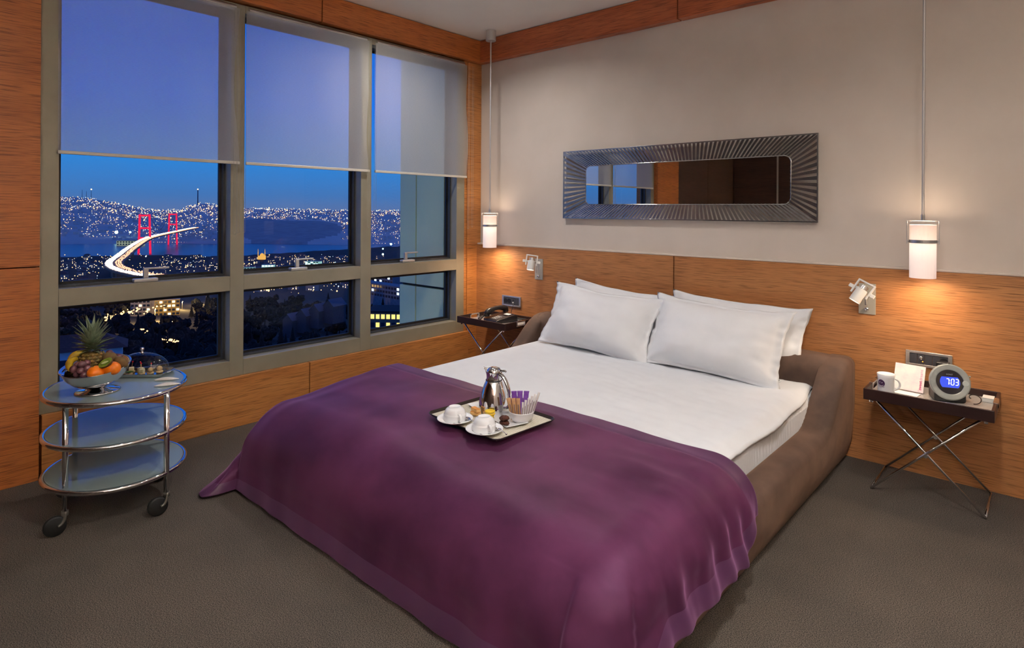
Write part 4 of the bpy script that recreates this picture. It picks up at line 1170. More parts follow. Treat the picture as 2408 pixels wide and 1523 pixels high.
def coffee_pot():
    p = onZ(1161, 969, ZC)
    t = thing('coffee_pot', 'polished steel coffee jug with a curved handle on the breakfast tray', 'coffee pot', (p.x, p.y, ZC), math.radians(10))
    t.scale = (0.98, 0.98, 0.90)
    MB().lathe([(0.0, 0.0), (0.066, 0.0), (0.069, 0.003), (0.070, 0.012), (0.0685, 0.035), (0.064, 0.07), (0.056, 0.105), (0.046, 0.135), (0.037, 0.155), (0.0355, 0.158), (0.0, 0.158)], 56).build('pot_body', CHROME, t, smooth=True)
    MB().lathe([(0.035, 0.157), (0.0375, 0.159), (0.0375, 0.161), (0.035, 0.163)], 40).build('neck_ring', BLACK_PLASTIC, t, smooth=True)
    # collar pulled out into a pouring lip towards -x
    cl = MB(); n = 48; prof = [(0.0345, 0.162), (0.0335, 0.175), (0.034, 0.19), (0.037, 0.203)]
    def cf(i, j):
        a = 2 * math.pi * i / n; r, h = prof[j]
        k = max(0, math.cos(a - math.pi)) ** 6
        return (math.cos(a) * (r + 0.020 * k * (j / 3) ** 1.6), math.sin(a) * r * (1 - 0.25 * k), h + 0.012 * k * (j / 3) ** 2 - 0.006 * max(0, math.cos(a)) * (j / 3))
    cl.grid(n, 4, cf, closed_u=True); cl.build('spout_collar', CHROME, t, smooth=True)
    MB().lathe([(0.034, 0.199), (0.033, 0.207), (0.027, 0.216), (0.015, 0.222), (0.0, 0.2235)], 40).build('lid', CHROME, t, smooth=True)
    MB().tube([(0.020, 0, 0.213), (0.040, 0, 0.210), (0.058, 0, 0.212), (0.066, 0, 0.209)], [0.006, 0.0055, 0.0055, 0.004], 10).build('thumb_lever', CHROME, t, smooth=True)
    pts = []
    for k in range(17):
        a = k / 16
        x = 0.034 + 0.050 * math.sin(a * math.pi * 0.56) ** 0.8; z = 0.192 - 0.125 * a ** 1.25
        pts.append((x, 0, z))
    hb = MB().tube(pts, [0.0085 - 0.002 * abs(0.5 - k / 16) for k in range(17)], 12)
    for i in range(len(hb.v)): hb.v[i] = (hb.v[i][0], hb.v[i][1] * 1.5, hb.v[i][2])
    hb.build('handle', CHROME, t, smooth=True)
coffee_pot()

def cup_set(u, v, which):
    p = onZ(u, v, ZC)
    s = MB().lathe([(0.0, 0.002), (0.04, 0.0005), (0.045, 0.003), (0.072, 0.013), (0.0765, 0.0165), (0.0755, 0.0185), (0.070, 0.0155), (0.044, 0.0065), (0.0, 0.0055)], 56)
    o = s.build('saucer', PORCELAIN, None, smooth=True, loc=(p.x, p.y, ZC))
    tag(o, 'white porcelain saucer under the upturned cup ' + which, 'saucer', 'saucers on the breakfast tray')
    t = thing('coffee_cup', 'white upturned coffee cup ' + which, 'cup', (p.x - 0.004, p.y + 0.003, ZC + 0.0062), math.radians(35), 'upturned cups on the breakfast tray')
    MB().lathe([(0.042, 0.0), (0.0465, 0.0), (0.0470, 0.003), (0.0475, 0.024), (0.0478, 0.0265), (0.0452, 0.0285), (0.0440, 0.034), (0.0395, 0.0455), (0.032, 0.0525), (0.0265, 0.0545), (0.026, 0.0575), (0.0235, 0.0575), (0.022, 0.0545), (0.0, 0.054)], 48).build('cup_body', PORCELAIN, t, smooth=True)
    pts = []
    for k in range(13):
        a = math.pi / 2 - math.pi * k / 12
        pts.append((0.0455 + 0.020 * math.cos(a), 0, 0.021 + 0.0145 * math.sin(a)))
    hb = MB().tube(pts, 0.0038, 10)
    for i in range(len(hb.v)): hb.v[i] = (hb.v[i][0], hb.v[i][1] * 1.6, hb.v[i][2])
    hb.xform(Matrix.Rotation(math.radians(-55), 4, 'Z')).build('cup_handle', PORCELAIN, t, smooth=True)
    # teaspoon resting on the rim of the saucer
    sp = thing('teaspoon', 'steel teaspoon on the saucer ' + which, 'spoon', (p.x + 0.048, p.y + 0.030, ZC + 0.0175), math.radians(-18), 'teaspoons on the breakfast tray')
    bw = MB(); n = 20
    bw.grid(n, 5, lambda i, j: (0.016 * (j / 4) * math.cos(2 * math.pi * i / n) * 1.25, 0.0105 * (j / 4) * math.sin(2 * math.pi * i / n), 0.0035 * ((j / 4) ** 2 - 1)), closed_u=True)
    bw.build('spoon_bowl', CHROME, sp, smooth=True).modifiers.new('thickness', 'SOLIDIFY').thickness = 0.001
    MB().tube([(0.018, 0, 0), (0.03, 0, 0.002), (0.055, 0, 0.002), (0.068, 0, 0.0005)], [0.0022, 0.0018, 0.0025, 0.0035], 8).build('spoon_handle', CHROME, sp, smooth=True)
cup_set(1070, 991, 'at the outer corner of the tray')
cup_set(1139, 1016, 'in the middle of the tray front')

def snack_plate():
    a = onZ(1105, 956, ZC); b = onZ(1199, 1013, ZC); c = onZ(1236, 998, ZC)
    ax = (b - a); ay = (c - b); L = ax.length; W = ay.length
    ang = math.atan2(ax.y, ax.x)
    ctr = (a + c) / 2
    hx, hy = L / 2, max(W / 2, 0.055)
    mb = MB(); lv = [(0.80, 0.0006), (0.84, 0.0015), (1.0, 0.011), (0.985, 0.0125), (0.83, 0.005), (0.8, 0.0042)]
    loop = lambda k: [(sx * hx * k, sy * hy * k) for sx, sy in ((1, 1), (-1, 1), (-1, -1), (1, -1))]
    mb.grid(4, len(lv), lambda i, j: (loop(lv[j][0])[i][0], loop(lv[j][0])[i][1], lv[j][1]), closed_u=True)
    mb.f.append((0, 1, 2, 3)); mb.m.append(0); n = len(lv) * 4; mb.f.append((n - 4, n - 3, n - 2, n - 1)); mb.m.append(0)
    o = mb.build('snack_plate', PORCELAIN, None, bevel=0.0015, loc=(ctr.x, ctr.y, ZC))
    o.rotation_euler = (0, 0, ang)
    tag(o, 'white rectangular plate of sweets on the breakfast tray', 'plate')
    return ctr, ang
pc, pa = snack_plate()
ZP = ZC + 0.0047
CAKE = varied('sponge_cake', lin(246, 206, 144), lin(236, 182, 110), (60, 60, 60), 0.9, bump=0.3, bscale=(300, 300, 300), bdist=0.001)
CRUST = varied('cake_crust', lin(226, 158, 84), lin(206, 132, 62), (60, 60, 60), 0.8)
for k, (u, v, dz, rot) in enumerate(((1117, 975, 0.0, 0.5), (1120, 968, 0.0155, 0.1))):
    p = onZ(1118.5, 975, ZP)
    t = thing('sponge_slice', ('lower' if k == 0 else 'upper') + ' slice of golden sponge cake of the pair on the plate', 'cake', (p.x, p.y, ZP + dz), pa + rot, 'sponge cake slices')
    MB().box(-0.022, 0.022, -0.011, 0.011, 0.0, 0.012).build('cake_crumb', CAKE, t, bevel=0.002)
    MB().box(-0.022, 0.022, -0.011, 0.011, 0.012, 0.015).build('cake_crust', CRUST, t, bevel=0.001)
MACY = varied('yellow_macaron', lin(238, 200, 44), lin(228, 186, 34), (80, 80, 80), 0.6, bump=0.2, bscale=(400, 400, 400), bdist=0.0005)
CREAM = principled('macaron_cream', lin(250, 228, 120), 0.6)
for k in range(2):
    p = onZ(1150 + 3 * k, 984, ZP)
    t = thing('macaron', ('lower' if k == 0 else 'upper') + ' yellow macaron of the small stack on the plate', 'macaron', (p.x - 0.002 * k, p.y, ZP + 0.0185 * k), 0, 'yellow macarons')
    for z0, z1 in ((0.0, 0.007), (0.0105, 0.0175)):
        MB().lathe([(0.0, z0), (0.020, z0), (0.0225, z0 + 0.002), (0.0225, z0 + 0.004), (0.020, z1 - 0.001), (0.012, z1), (0.0, z1)], 30).build('macaron_shell', MACY, t, smooth=True)
    MB().lathe([(0.0, 0.0068), (0.0195, 0.0068), (0.0205, 0.0088), (0.0195, 0.0106), (0.0, 0.0106)], 24).build('macaron_filling', CREAM, t, smooth=True)
COOKIE = varied('chocolate_cookie', lin(96, 52, 34), lin(62, 32, 22), (90, 90, 90), 0.85, bump=1.0, bscale=(170, 170, 170), bdist=0.008)
for k, (u, v, dz, lean) in enumerate(((1186, 1000, 0.0, 0.15), (1187, 1001, 0.019, -0.3))):
    p = onZ(u, v, ZP)
    mb = MB().sphere((0, 0, 0.011), 1.0, 26, 16, (0.0215, 0.0195, 0.0105))
    for i in range(len(mb.v)):
        q = Vector(mb.v[i]); nz = noise.noise(q * 120) * 0.0026 + noise.noise(q * 300) * 0.001
        mb.v[i] = tuple(q + (q - Vector((0, 0, 0.011))).normalized() * nz)
    mb.xform(Matrix.Rotation(lean * 0.4, 4, 'Y'))
    o = mb.build('chocolate_cookie', COOKIE, None, smooth=True, loc=(p.x - 0.003 * k, p.y + 0.002 * k, ZP + dz + 0.001))
    tag(o, ('lower' if k == 0 else 'upper') + ' cracked chocolate cookie of the pair on the plate', 'cookie', 'chocolate cookies')
# bowl of sugar sachets
p = onZ(1226, 991, ZC)
SB = (p.x, p.y, ZC)
o = MB().lathe([(0.0, 0.001), (0.030, 0.0005), (0.032, 0.003), (0.042, 0.012), (0.050, 0.026), (0.0525, 0.044), (0.0535, 0.047), (0.0515, 0.0475), (0.050, 0.044), (0.046, 0.024), (0.034, 0.008), (0.0, 0.006)], 56).build('sugar_bowl', PORCELAIN, None, smooth=True, loc=SB)
tag(o, 'white porcelain bowl holding sugar sachets on the breakfast tray', 'bowl')
PAPER_W = varied('white_sachet_paper', lin(232, 230, 228), lin(222, 218, 216), (60, 60, 60), 0.6)
PAPER_B = varied('brown_sachet_paper', lin(186, 142, 100), lin(168, 124, 84), (60, 60, 60), 0.6)
PAPER_P = varied('purple_sachet_foil', lin(128, 76, 172), lin(108, 58, 150), (60, 60, 60), 0.35)
PRINT = principled('sachet_print', lin(120, 98, 96), 0.5)
def sachet(name, lab, cat, ox, oy, w, h, lx, ly, yaw, mat, z0=0.012, th=0.003, grp=None):
    t = thing(name, lab, cat, (SB[0] + ox, SB[1] + oy, ZC + z0), 0, grp)
    M = Matrix.Rotation(yaw, 4, 'Z') @ Matrix.Rotation(lx, 4, 'X') @ Matrix.Rotation(ly, 4, 'Y')
    mb = MB(); prof = [(0.0, 0.0005), (0.03, 0.0005), (0.12, 1.0), (0.5, 1.2), (0.9, 0.9), (0.96, 0.08), (1.0, 0.08)]
    n = 10
    mb.grid(n, len(prof), lambda i, j: (w / 2 * (1 if prof[j][1] < 0.3 else 0.92) * math.cos(2 * math.pi * i / n), th * max(prof[j][1], 0.12) * math.sin(2 * math.pi * i / n), h * prof[j][0]), closed_u=True)
    mb.f.append(tuple(range(n))); mb.m.append(0); k = (len(prof) - 1) * n; mb.f.append(tuple(range(k, k + n))); mb.m.append(0)
    mb.xform(M); mb.build('sachet_paper', mat, t, smooth=True)
    if mat is not PAPER_P:
        pr = MB().box(-w * 0.12, w * 0.12, -th * 1.45, -th * 1.25, h * 0.2, h * 0.72); pr.xform(M); pr.build('printed_stripe', PRINT, t)
cd = Vector((math.sin(YAW), -math.cos(YAW), 0)); cr = _r0
def off(r_, f_): q = cr * r_ + cd * f_; return q.x, q.y
yawc = YAW
for k, (r_, f_, lean, nm) in enumerate(((-0.034, 0.012, -0.24, 'leftmost'), (-0.022, 0.020, -0.14, 'second'), (-0.010, 0.024, -0.06, 'third'))):
    x, y = off(r_, f_)
    sachet('sugar_sachet', nm + ' brown paper sugar sachet standing in the bowl', 'sachet', x, y, 0.019, 0.092, -0.12 - 0.0 * k, lean, yawc, PAPER_B, th=0.0035, grp='brown sugar sachets')
for k in range(6):
    x, y = off(0.002 + 0.0075 * k, 0.026 - 0.005 * k)
    sachet('sugar_stick', ('first', 'second', 'third', 'fourth', 'fifth', 'last')[k] + ' slim white sugar stick in the bowl counted from the brown sachets', 'sachet', x, y, 0.010, 0.082 + 0.008 * k, 0.10, 0.04 + 0.05 * k, yawc, PAPER_W, th=0.0028, grp='white sugar sticks')
for k, (r_, f_, lean) in enumerate(((-0.020, -0.014, -0.12), (-0.004, -0.018, -0.02), (0.012, -0.016, 0.10))):
    x, y = off(r_, f_)
    sachet('sweetener_sachet', ('left', 'middle', 'right')[k] + ' purple sweetener sachet at the back of the sugar bowl', 'sachet', x, y, 0.024, 0.112, -0.05, lean, yawc + 0.2 * (k - 1), PAPER_P, grp='purple sachets')

# ---------------------------------------------------------------- round glass trolley
CT = Vector((0.60, -2.89, 0))
def trolley():
    t = thing('serving_trolley', 'three tier chrome trolley with round frosted glass shelves on black castors', 'trolley', (CT.x, CT.y, 0))
    AX, AY = 0.292, 0.272
    A = math.radians(-9)
    def ell(k, n, kx, z):
        a = 2 * math.pi * k / n; x, y = AX * kx * math.cos(a), AY * kx * math.sin(a)
        return (x * math.cos(A) - y * math.sin(A), x * math.sin(A) + y * math.cos(A), z)
    posts = [(0.135, -0.222), (0.258, 0.122), (-0.235, -0.108), (-0.108, 0.242)]
    for z in (0.178, 0.358, 0.538):
        rim = MB().tube([ell(k, 72, 1, z) for k in range(72)], 0.0105, 12, closed=True).build('shelf_rim', CHROME, t, smooth=True)
        g = MB(); n = 72
        vs = [ell(k, n, 0.972, z + 0.003) for k in range(n)]; g.prism(vs, (0, 0, 0), (0, 0, 0.006))
        g.build('glass_shelf', SHELF_GLASS, t)
    for k, (x, y) in enumerate(posts):
        p = MB().tube([(x, y, 0.088), (x, y, 0.540)], 0.0115, 16).build('post', CHROME, t, smooth=False)
        p.data.polygons.foreach_set('use_smooth', [len(f.vertices) == 4 for f in p.data.polygons])
        cst = MB()
        dirv = Vector((-0.07, -1.0, 0)).normalized() * 0.034
        c = Vector((x, y, 0.0415)) + dirv
        nrm = Vector((dirv.y, -dirv.x, 0)).normalized()
        w = MB().lathe([(0.0, -0.011), (0.034, -0.011), (0.040, -0.008), (0.041, 0.0), (0.040, 0.008), (0.034, 0.011), (0.0, 0.011)], 32, c, axis=nrm).build('castor_wheel', BLACK_RUBBER, t, smooth=True)
        fk = MB()
        for s in (-1, 1):
            off_ = nrm * 0.0145 * s
            pts = []
            for q in range(9):
                a = math.radians(-10 + 110 * q / 8)
                pts.append(Vector((x, y, 0.088)) * 1.0 + dirv * (1 - math.cos(a * 0.9)) * 0.75 + Vector((0, 0, -0.046 * math.sin(a * 0.9))) + off_)
            fk.tube(pts, 0.006, 6)
        fk.tube([(x, y, 0.075), (x, y, 0.094)], 0.0135, 12)
        fk.build('castor_fork', principled('castor_grey', lin(120, 116, 110), 0.35, 0.6), w, smooth=True)
    return t
trolley()
ZT = 0.5475                          # upper face of the top glass shelf

def tilt_about(c, ang):
    ax = _r0
    return Matrix.Translation(c) @ Matrix.Rotation(ang, 4, ax) @ Matrix.Translation(-Vector(c))
def fruit_bowl():
    p = onZ(230, 919, ZT)
    t = thing('fruit_bowl', 'polished steel pedestal bowl heaped with fruit on the trolley', 'bowl', (p.x, p.y, ZT))
    T = Matrix.Rotation(math.radians(9), 4, _r0)
    MB().lathe([(0.0, 0.001), (0.084, 0.001), (0.086, 0.003), (0.080, 0.006), (0.05, 0.012), (0.028, 0.018), (0.022, 0.024), (0.0, 0.026)], 56).build('pedestal', CHROME, t, smooth=True)
    b = MB().lathe([(0.0, 0.022), (0.03, 0.024), (0.062, 0.034), (0.092, 0.054), (0.116, 0.082), (0.131, 0.115), (0.1325, 0.117), (0.1305, 0.118), (0.114, 0.086), (0.09, 0.059), (0.06, 0.040), (0.0, 0.030)], 64)
    b.xform(tilt_about(Vector((0, 0, 0.03)), math.radians(9)))
    b.build('bowl_body', CHROME, t, smooth=True)
    return p
FB = fruit_bowl()
DB = (FB - CAM).dot(_f)               # depth of the bowl's axis
print('bowl', FB, DB)
def leaf_strip(mb, base, d, up, L, W, curl, n=7):
    """a pointed, keeled leaf"""
    d = Vector(d).normalized(); up = (Vector(up) - d * Vector(up).dot(d)).normalized(); s = d.cross(up)
    for k in range(n):
        pass
    rows = []
    for k in range(n):
        f = k / (n - 1)
        c = Vector(base) + d * (L * f) - up * (curl * L * f * f)
        wd = W * (1 - f ** 1.8) * (0.75 + 0.5 * math.sin(math.pi * min(1, f * 1.4)))
        rows.append((c - s * wd + up * wd * 0.45, c - up * 0.0012, c + s * wd + up * wd * 0.45))
    vs = [p for r in rows for p in r]
    fs = []
    for k in range(n - 1):
        for q in range(2): fs.append((3 * k + q, 3 * k + q + 1, 3 * k + 4 + q, 3 * k + 3 + q))
    mb.add(vs, fs)
def pineapple():
    b = at(217, 852, DB + 0.045)
    t = thing('pineapple', 'pineapple with a tall spiky green crown standing in the fruit bowl', 'pineapple', (b.x, b.y, b.z))
    SKIN = varied('pineapple_skin', lin(120, 92, 40), lin(74, 62, 28), (40, 40, 40), 0.7)
    body = MB()
    H = 0.10; R = 0.052
    core = MB().lathe([(0.0, -0.062)] + [(R * math.sqrt(max(0.02, 1 - (h / 0.066) ** 2)) * 0.97, h) for h in (-0.055, -0.035, -0.015, 0.0, 0.015, 0.03, 0.043)] + [(0.018, 0.05), (0.0, 0.052)], 28)
    bo = core.build('pineapple_body', SKIN, t, smooth=True)
    EYE = varied('pineapple_eye', lin(150, 104, 48), lin(94, 92, 36), (70, 70, 70), 0.6)
    ey = MB()
    for ring_i in range(8):
        h = -0.048 + 0.0125 * ring_i; rr = R * math.sqrt(max(0.05, 1 - (h / 0.066) ** 2))
        m = 13
        for k in range(m):
            a = 2 * math.pi * (k + 0.5 * (ring_i % 2)) / m
            nrm = Vector((math.cos(a), math.sin(a), h * 6)).normalized()
            c = Vector((rr * math.cos(a), rr * math.sin(a), h)); s = Vector((-math.sin(a), math.cos(a), 0)); u = nrm.cross(s)
            tip = c + nrm * 0.006
            q = [c + s * 0.011, c + u * 0.0085, c - s * 0.011, c - u * 0.0085]
            ey.add(q + [tip], [(0, 1, 4), (1, 2, 4), (2, 3, 4), (3, 0, 4)])
    ey.build('pineapple_eyes', EYE, bo)
    LEAF = varied('pineapple_leaf', lin(146, 158, 130), lin(98, 114, 86), (25, 25, 12), 0.55, lo=0.35, hi=0.65)
    rnd = random.Random(11)
    N = 60
    for k in range(N):
        f = k / (N - 1)                                    # 0: outer low leaves, 1: inner tall leaves
        a = k * 2.39996 + 0.3
        lean = math.radians(78 - 68 * f + rnd.uniform(-6, 6))
        L = 0.050 + 0.072 * f + rnd.uniform(-0.008, 0.01)
        if f < 0.25: L *= 0.8
        d = Vector((math.cos(a) * math.sin(lean), math.sin(a) * math.sin(lean), math.cos(lean)))
        base = Vector((math.cos(a) * 0.012 * (1.3 - f), math.sin(a) * 0.012 * (1.3 - f), 0.048 + 0.050 * f))
        mb = MB(); leaf_strip(mb, base, d, Vector((-math.cos(a), -math.sin(a), 0.8)), L, 0.0130 if f > 0.3 else 0.008, 0.10 + 0.16 * (1 - f))
        mb.build('crown_leaf', LEAF, t, smooth=True)
pineapple()
def orange(u, v, d, r, lab):
    p = at(u, v, d)
    t = thing('orange', lab, 'orange', p, 0, 'oranges in the fruit bowl')
    PEEL = varied('orange_peel', lin(244, 132, 20), lin(236, 116, 12), (30, 30, 30), 0.4, bump=0.35, bscale=(420, 420, 420), bdist=0.0012)
    mb = MB().sphere((0, 0, 0), r, 28, 18, (1.08, 1.0, 0.88))
    mb.build('orange_peel', PEEL, t, smooth=True)
    MB().lathe([(0.0, 0.001), (0.0028, 0.0012), (0.0034, 0.0)], 8, (0.004, -0.012, r * 0.85), axis=(0.1, -0.3, 1)).build('stem_scar', principled('stem_green', lin(86, 96, 40), 0.7), t, smooth=True)
orange(226, 876, DB - 0.075, 0.0335, 'orange at the front of the fruit bowl, left of the pair')
orange(264, 866, DB - 0.052, 0.0325, 'orange at the right front of the fruit bowl, by the kiwi')
KSKIN = varied('kiwi_skin', lin(120, 92, 52), lin(98, 72, 40), (50, 50, 50), 0.85, bump=0.3, bscale=(500, 500, 500), bdist=0.0006)
for (u, v, d, lab) in ((259, 842, 0.0, 'brown kiwi behind the halved one'), (283, 852, -0.012, 'brown kiwi at the right rim of the bowl')):
    p = at(u, v, DB + d)
    mb = MB().sphere((0, 0, 0), 0.025, 22, 14, (1.35, 1.0, 1.0)); mb.xform(Matrix.Rotation(0.5, 4, 'Z') @ Matrix.Rotation(0.35, 4, 'Y'))
    tag(mb.build('kiwi', KSKIN, None, smooth=True, loc=p), lab, 'kiwi', 'kiwis in the fruit bowl')
p = at(247, 852, DB - 0.072)
t = thing('kiwi_half', 'halved kiwi showing its green flesh on top of the oranges', 'kiwi', p, 0)
KM = Matrix.Rotation(math.radians(40), 4, _r0) @ Matrix.Rotation(YAW, 4, 'Z') @ Matrix.Rotation(math.radians(-22), 4, 'Y')
hm = MB().lathe([(0.0, -0.022), (0.012, -0.020), (0.020, -0.013), (0.0245, -0.004), (0.0255, 0.0), (0.0, 0.0)], 30, sx=1.4); hm.xform(KM); hm.build('kiwi_skin', KSKIN, t, smooth=True)
fl = MB().lathe([(0.0245, 0.0002), (0.0235, 0.0012), (0.0, 0.0012)], 30, sx=1.4); fl.xform(KM); ko = fl.build('kiwi_flesh', varied('kiwi_green', lin(132, 158, 42), lin(108, 138, 32), (90, 90, 90), 0.3), t)
fl = MB().lathe([(0.007, 0.0013), (0.006, 0.002), (0.0, 0.0022)], 20, sx=3.0); fl.xform(KM); fl.build('kiwi_core', principled('kiwi_core', lin(222, 226, 164), 0.4), ko)
sdm = MB()
for k in range(26):
    a = 2 * math.pi * k / 26; rr = 0.0095 + 0.002 * (k % 2)
    sdm.sphere((rr * 1.9 * math.cos(a), rr * math.sin(a) * 0.95, 0.0014), 0.0009, 5, 4)
sdm.xform(KM); sdm.build('kiwi_seeds', BLACK_PLASTIC, ko)
def banana(pts, lab):
    c = sum((Vector(q) for q in pts), Vector()) / len(pts)
    t = thing('banana', lab, 'banana', c, 0, 'bananas in the fruit bowl')
    BAN = varied('banana_skin', lin(214, 176, 40), lin(150, 118, 30), (18, 18, 18), 0.5, lo=0.4, hi=0.75)
    n = 14; P = []
    for k in range(n):
        f = k / (n - 1); a, b, d = (Vector(q) for q in pts)
        P.append((1 - f) ** 2 * a + 2 * f * (1 - f) * b + f * f * d - c)
    rr = [0.006] + [0.0175 * (math.sin(math.pi * (0.12 + 0.80 * k / (n - 1))) ** 0.45) for k in range(1, n - 1)] + [0.006]
    MB().tube(P, rr, 6).build('banana_peel', BAN, t, smooth=True, subd=1)
    MB().tube([P[-1], P[-1] + (P[-1] - P[-2]).normalized() * 0.016], [0.0052, 0.0045], 6).build('banana_stem', principled('banana_stem', lin(92, 76, 28), 0.7), t, smooth=True)
    MB().tube([P[0], P[0] + (P[0] - P[1]).normalized() * 0.006], [0.0056, 0.003], 6).build('banana_tip', principled('banana_tip', lin(34, 26, 16), 0.8), t, smooth=True)
banana([at(167, 872, DB - 0.055), at(152, 848, DB - 0.03), at(184, 842, DB + 0.01)], 'yellow banana at the left rim of the fruit bowl')
banana([at(163, 852, DB - 0.01), at(172, 822, DB + 0.02), at(214, 832, DB + 0.05)], 'ripe spotted banana behind the grapes')
GRAPE = varied('red_grape', lin(112, 70, 74), lin(86, 48, 60), (60, 60, 60), 0.22, Coat_Weight=0.2)
GLAB = ('red grape nearest the left banana', 'palest red grape at the front of the bunch', 'largest red grape on top of the bunch', 'red grape between the bunch and the left orange', 'lowest red grape beside the left orange', 'red grape low against the bowl wall under the banana', 'red grape tucked under the banana tip', 'leftmost red grape behind the kiwis', 'middle red grape behind the kiwis', 'rightmost red grape behind the kiwis', 'red grape against the pineapple skin')
gme = None
for k, (u, v, dd, r) in enumerate(((173, 868, -0.07, 0.0155), (190, 872, -0.088, 0.0150), (193, 857, -0.065, 0.0160), (206, 867, -0.072, 0.0155), (198, 881, -0.092, 0.0140), (181, 880, -0.078, 0.0135), (182, 858, -0.05, 0.014), (257, 829, 0.055, 0.013), (264, 834, 0.045, 0.013), (280, 839, 0.03, 0.0145), (204, 853, -0.03, 0.014))):
    p = at(u, v, DB + dd)
    if gme is None:
        gme = MB().sphere((0, 0, 0), 1.0, 20, 14).mesh('grape'); gme.materials.append(GRAPE)
        gme.polygons.foreach_set('use_smooth', [True] * len(gme.polygons))
    o = bpy.data.objects.new('grape', gme); link(o); o.location = p; o.scale = (r, r, r * 1.08); o.rotation_euler = (k, k * 2, k * 3)
    tag(o, GLAB[k], 'grape', 'grapes in the fruit bowl')

# domed dish of canapes
DC = onZ(334, 880, ZT); DC.z = ZT
DEP = (DC - CAM).dot(_f)
print('dish', DC, DEP)
ROTD = YAW + math.radians(4)
dish = thing('canape_dish', 'long steel dish under the clear dome on the trolley', 'dish', (DC.x, DC.y, ZT), ROTD)
dm = MB(); w, d = 0.122, 0.066
lv = [(0.94, 0.0008), (0.96, 0.002), (1.0, 0.016), (0.985, 0.017), (0.945, 0.0045), (0.93, 0.0035)]
lp = lambda k: [(sx * (w - 0.07 * (1 - k)), sy * (d - 0.07 * (1 - k))) for sx, sy in ((1, 1), (-1, 1), (-1, -1), (1, -1))]
dm.grid(4, len(lv), lambda i, j: (lp(lv[j][0])[i][0], lp(lv[j][0])[i][1], lv[j][1]), closed_u=True)
dm.f.append((0, 1, 2, 3)); dm.m.append(0); n = len(lv) * 4; dm.f.append((n - 4, n - 3, n - 2, n - 1)); dm.m.append(0)
dm.build('dish_body', STEEL, dish, bevel=0.002)
MB().tube([(w, -0.03, 0.016), (w + 0.016, -0.028, 0.017), (w + 0.016, 0.028, 0.017), (w, 0.03, 0.016)], 0.003, 8).build('dish_handle', CHROME, dish, smooth=True)
dome = thing('dome_cover', 'clear plastic dome with a chrome knob covering the canapes', 'cover', (DC.x, DC.y, ZT + 0.0175), ROTD)
k_ = MB(); n = 56; m = 16
def domef(i, j):
    a = 2 * math.pi * i / n; f = j / (m - 1)
    ca, sa = math.cos(a), math.sin(a)
    ex = 2.6
    rx = abs(ca) ** (2 / ex) * (1 if ca >= 0 else -1); ry = abs(sa) ** (2 / ex) * (1 if sa >= 0 else -1)
    r = math.cos(f * math.pi / 2 * 0.995)
    return (rx * 0.121 * r, ry * 0.066 * r, 0.088 * math.sin(f * math.pi / 2) ** 0.9)
k_.grid(n, m, domef, closed_u=True)
k_.build('dome_shell', CLEAR_PLASTIC, dome, smooth=True)
MB().tube([(0.121 * 1.0 * abs(math.cos(2 * math.pi * i / 56)) ** (2 / 2.6) * (1 if math.cos(2 * math.pi * i / 56) >= 0 else -1), 0.066 * abs(math.sin(2 * math.pi * i / 56)) ** (2 / 2.6) * (1 if math.sin(2 * math.pi * i / 56) >= 0 else -1), 0.001) for i in range(56)], 0.0015, 6, closed=True).build('dome_rim', CLEAR_PLASTIC, dome, smooth=True)
MB().lathe([(0.0, 0.087), (0.008, 0.087), (0.006, 0.09), (0.004, 0.096), (0.0075, 0.100), (0.009, 0.106), (0.0075, 0.112), (0.0, 0.115)], 20).build('dome_knob', CHROME, dome, smooth=True)
BREAD = varied('canape_bread', lin(206, 180, 132), lin(186, 156, 104), (90, 90, 90), 0.9, bump=0.4, bscale=(400, 400, 400), bdist=0.001)
CHEESE = varied('canape_cheese', lin(226, 214, 170), lin(216, 200, 150), (60, 60, 60), 0.5)
TOM = principled('yellow_tomato', lin(226, 160, 24), 0.25)
LETT = varied('lettuce', lin(86, 122, 40), lin(56, 92, 28), (70, 70, 70), 0.5)
PICK = principled('wood_pick', lin(200, 160, 110), 0.6); PEARL = principled('red_pearl', lin(214, 30, 34), 0.2)
kinds = [(-0.085, -0.012, 'T', 'yellow tomato canape with a red pearl pick at the left of the dish'), (-0.06, 0.02, 'C', 'cheese canape at the back left under the dome'), (-0.045, -0.028, 'L', 'leafy green garnish canape at the front of the dish'), (-0.012, 0.012, 'C', 'cheese cube canape in the middle with a red pearl pick'), (0.008, -0.018, 'C', 'cheese cube canape at the middle front of the dish'), (0.045, -0.012, 'B', 'pale bread roll canape right of the middle'), (0.075, 0.014, 'B', 'bread canape at the right end of the dish')]
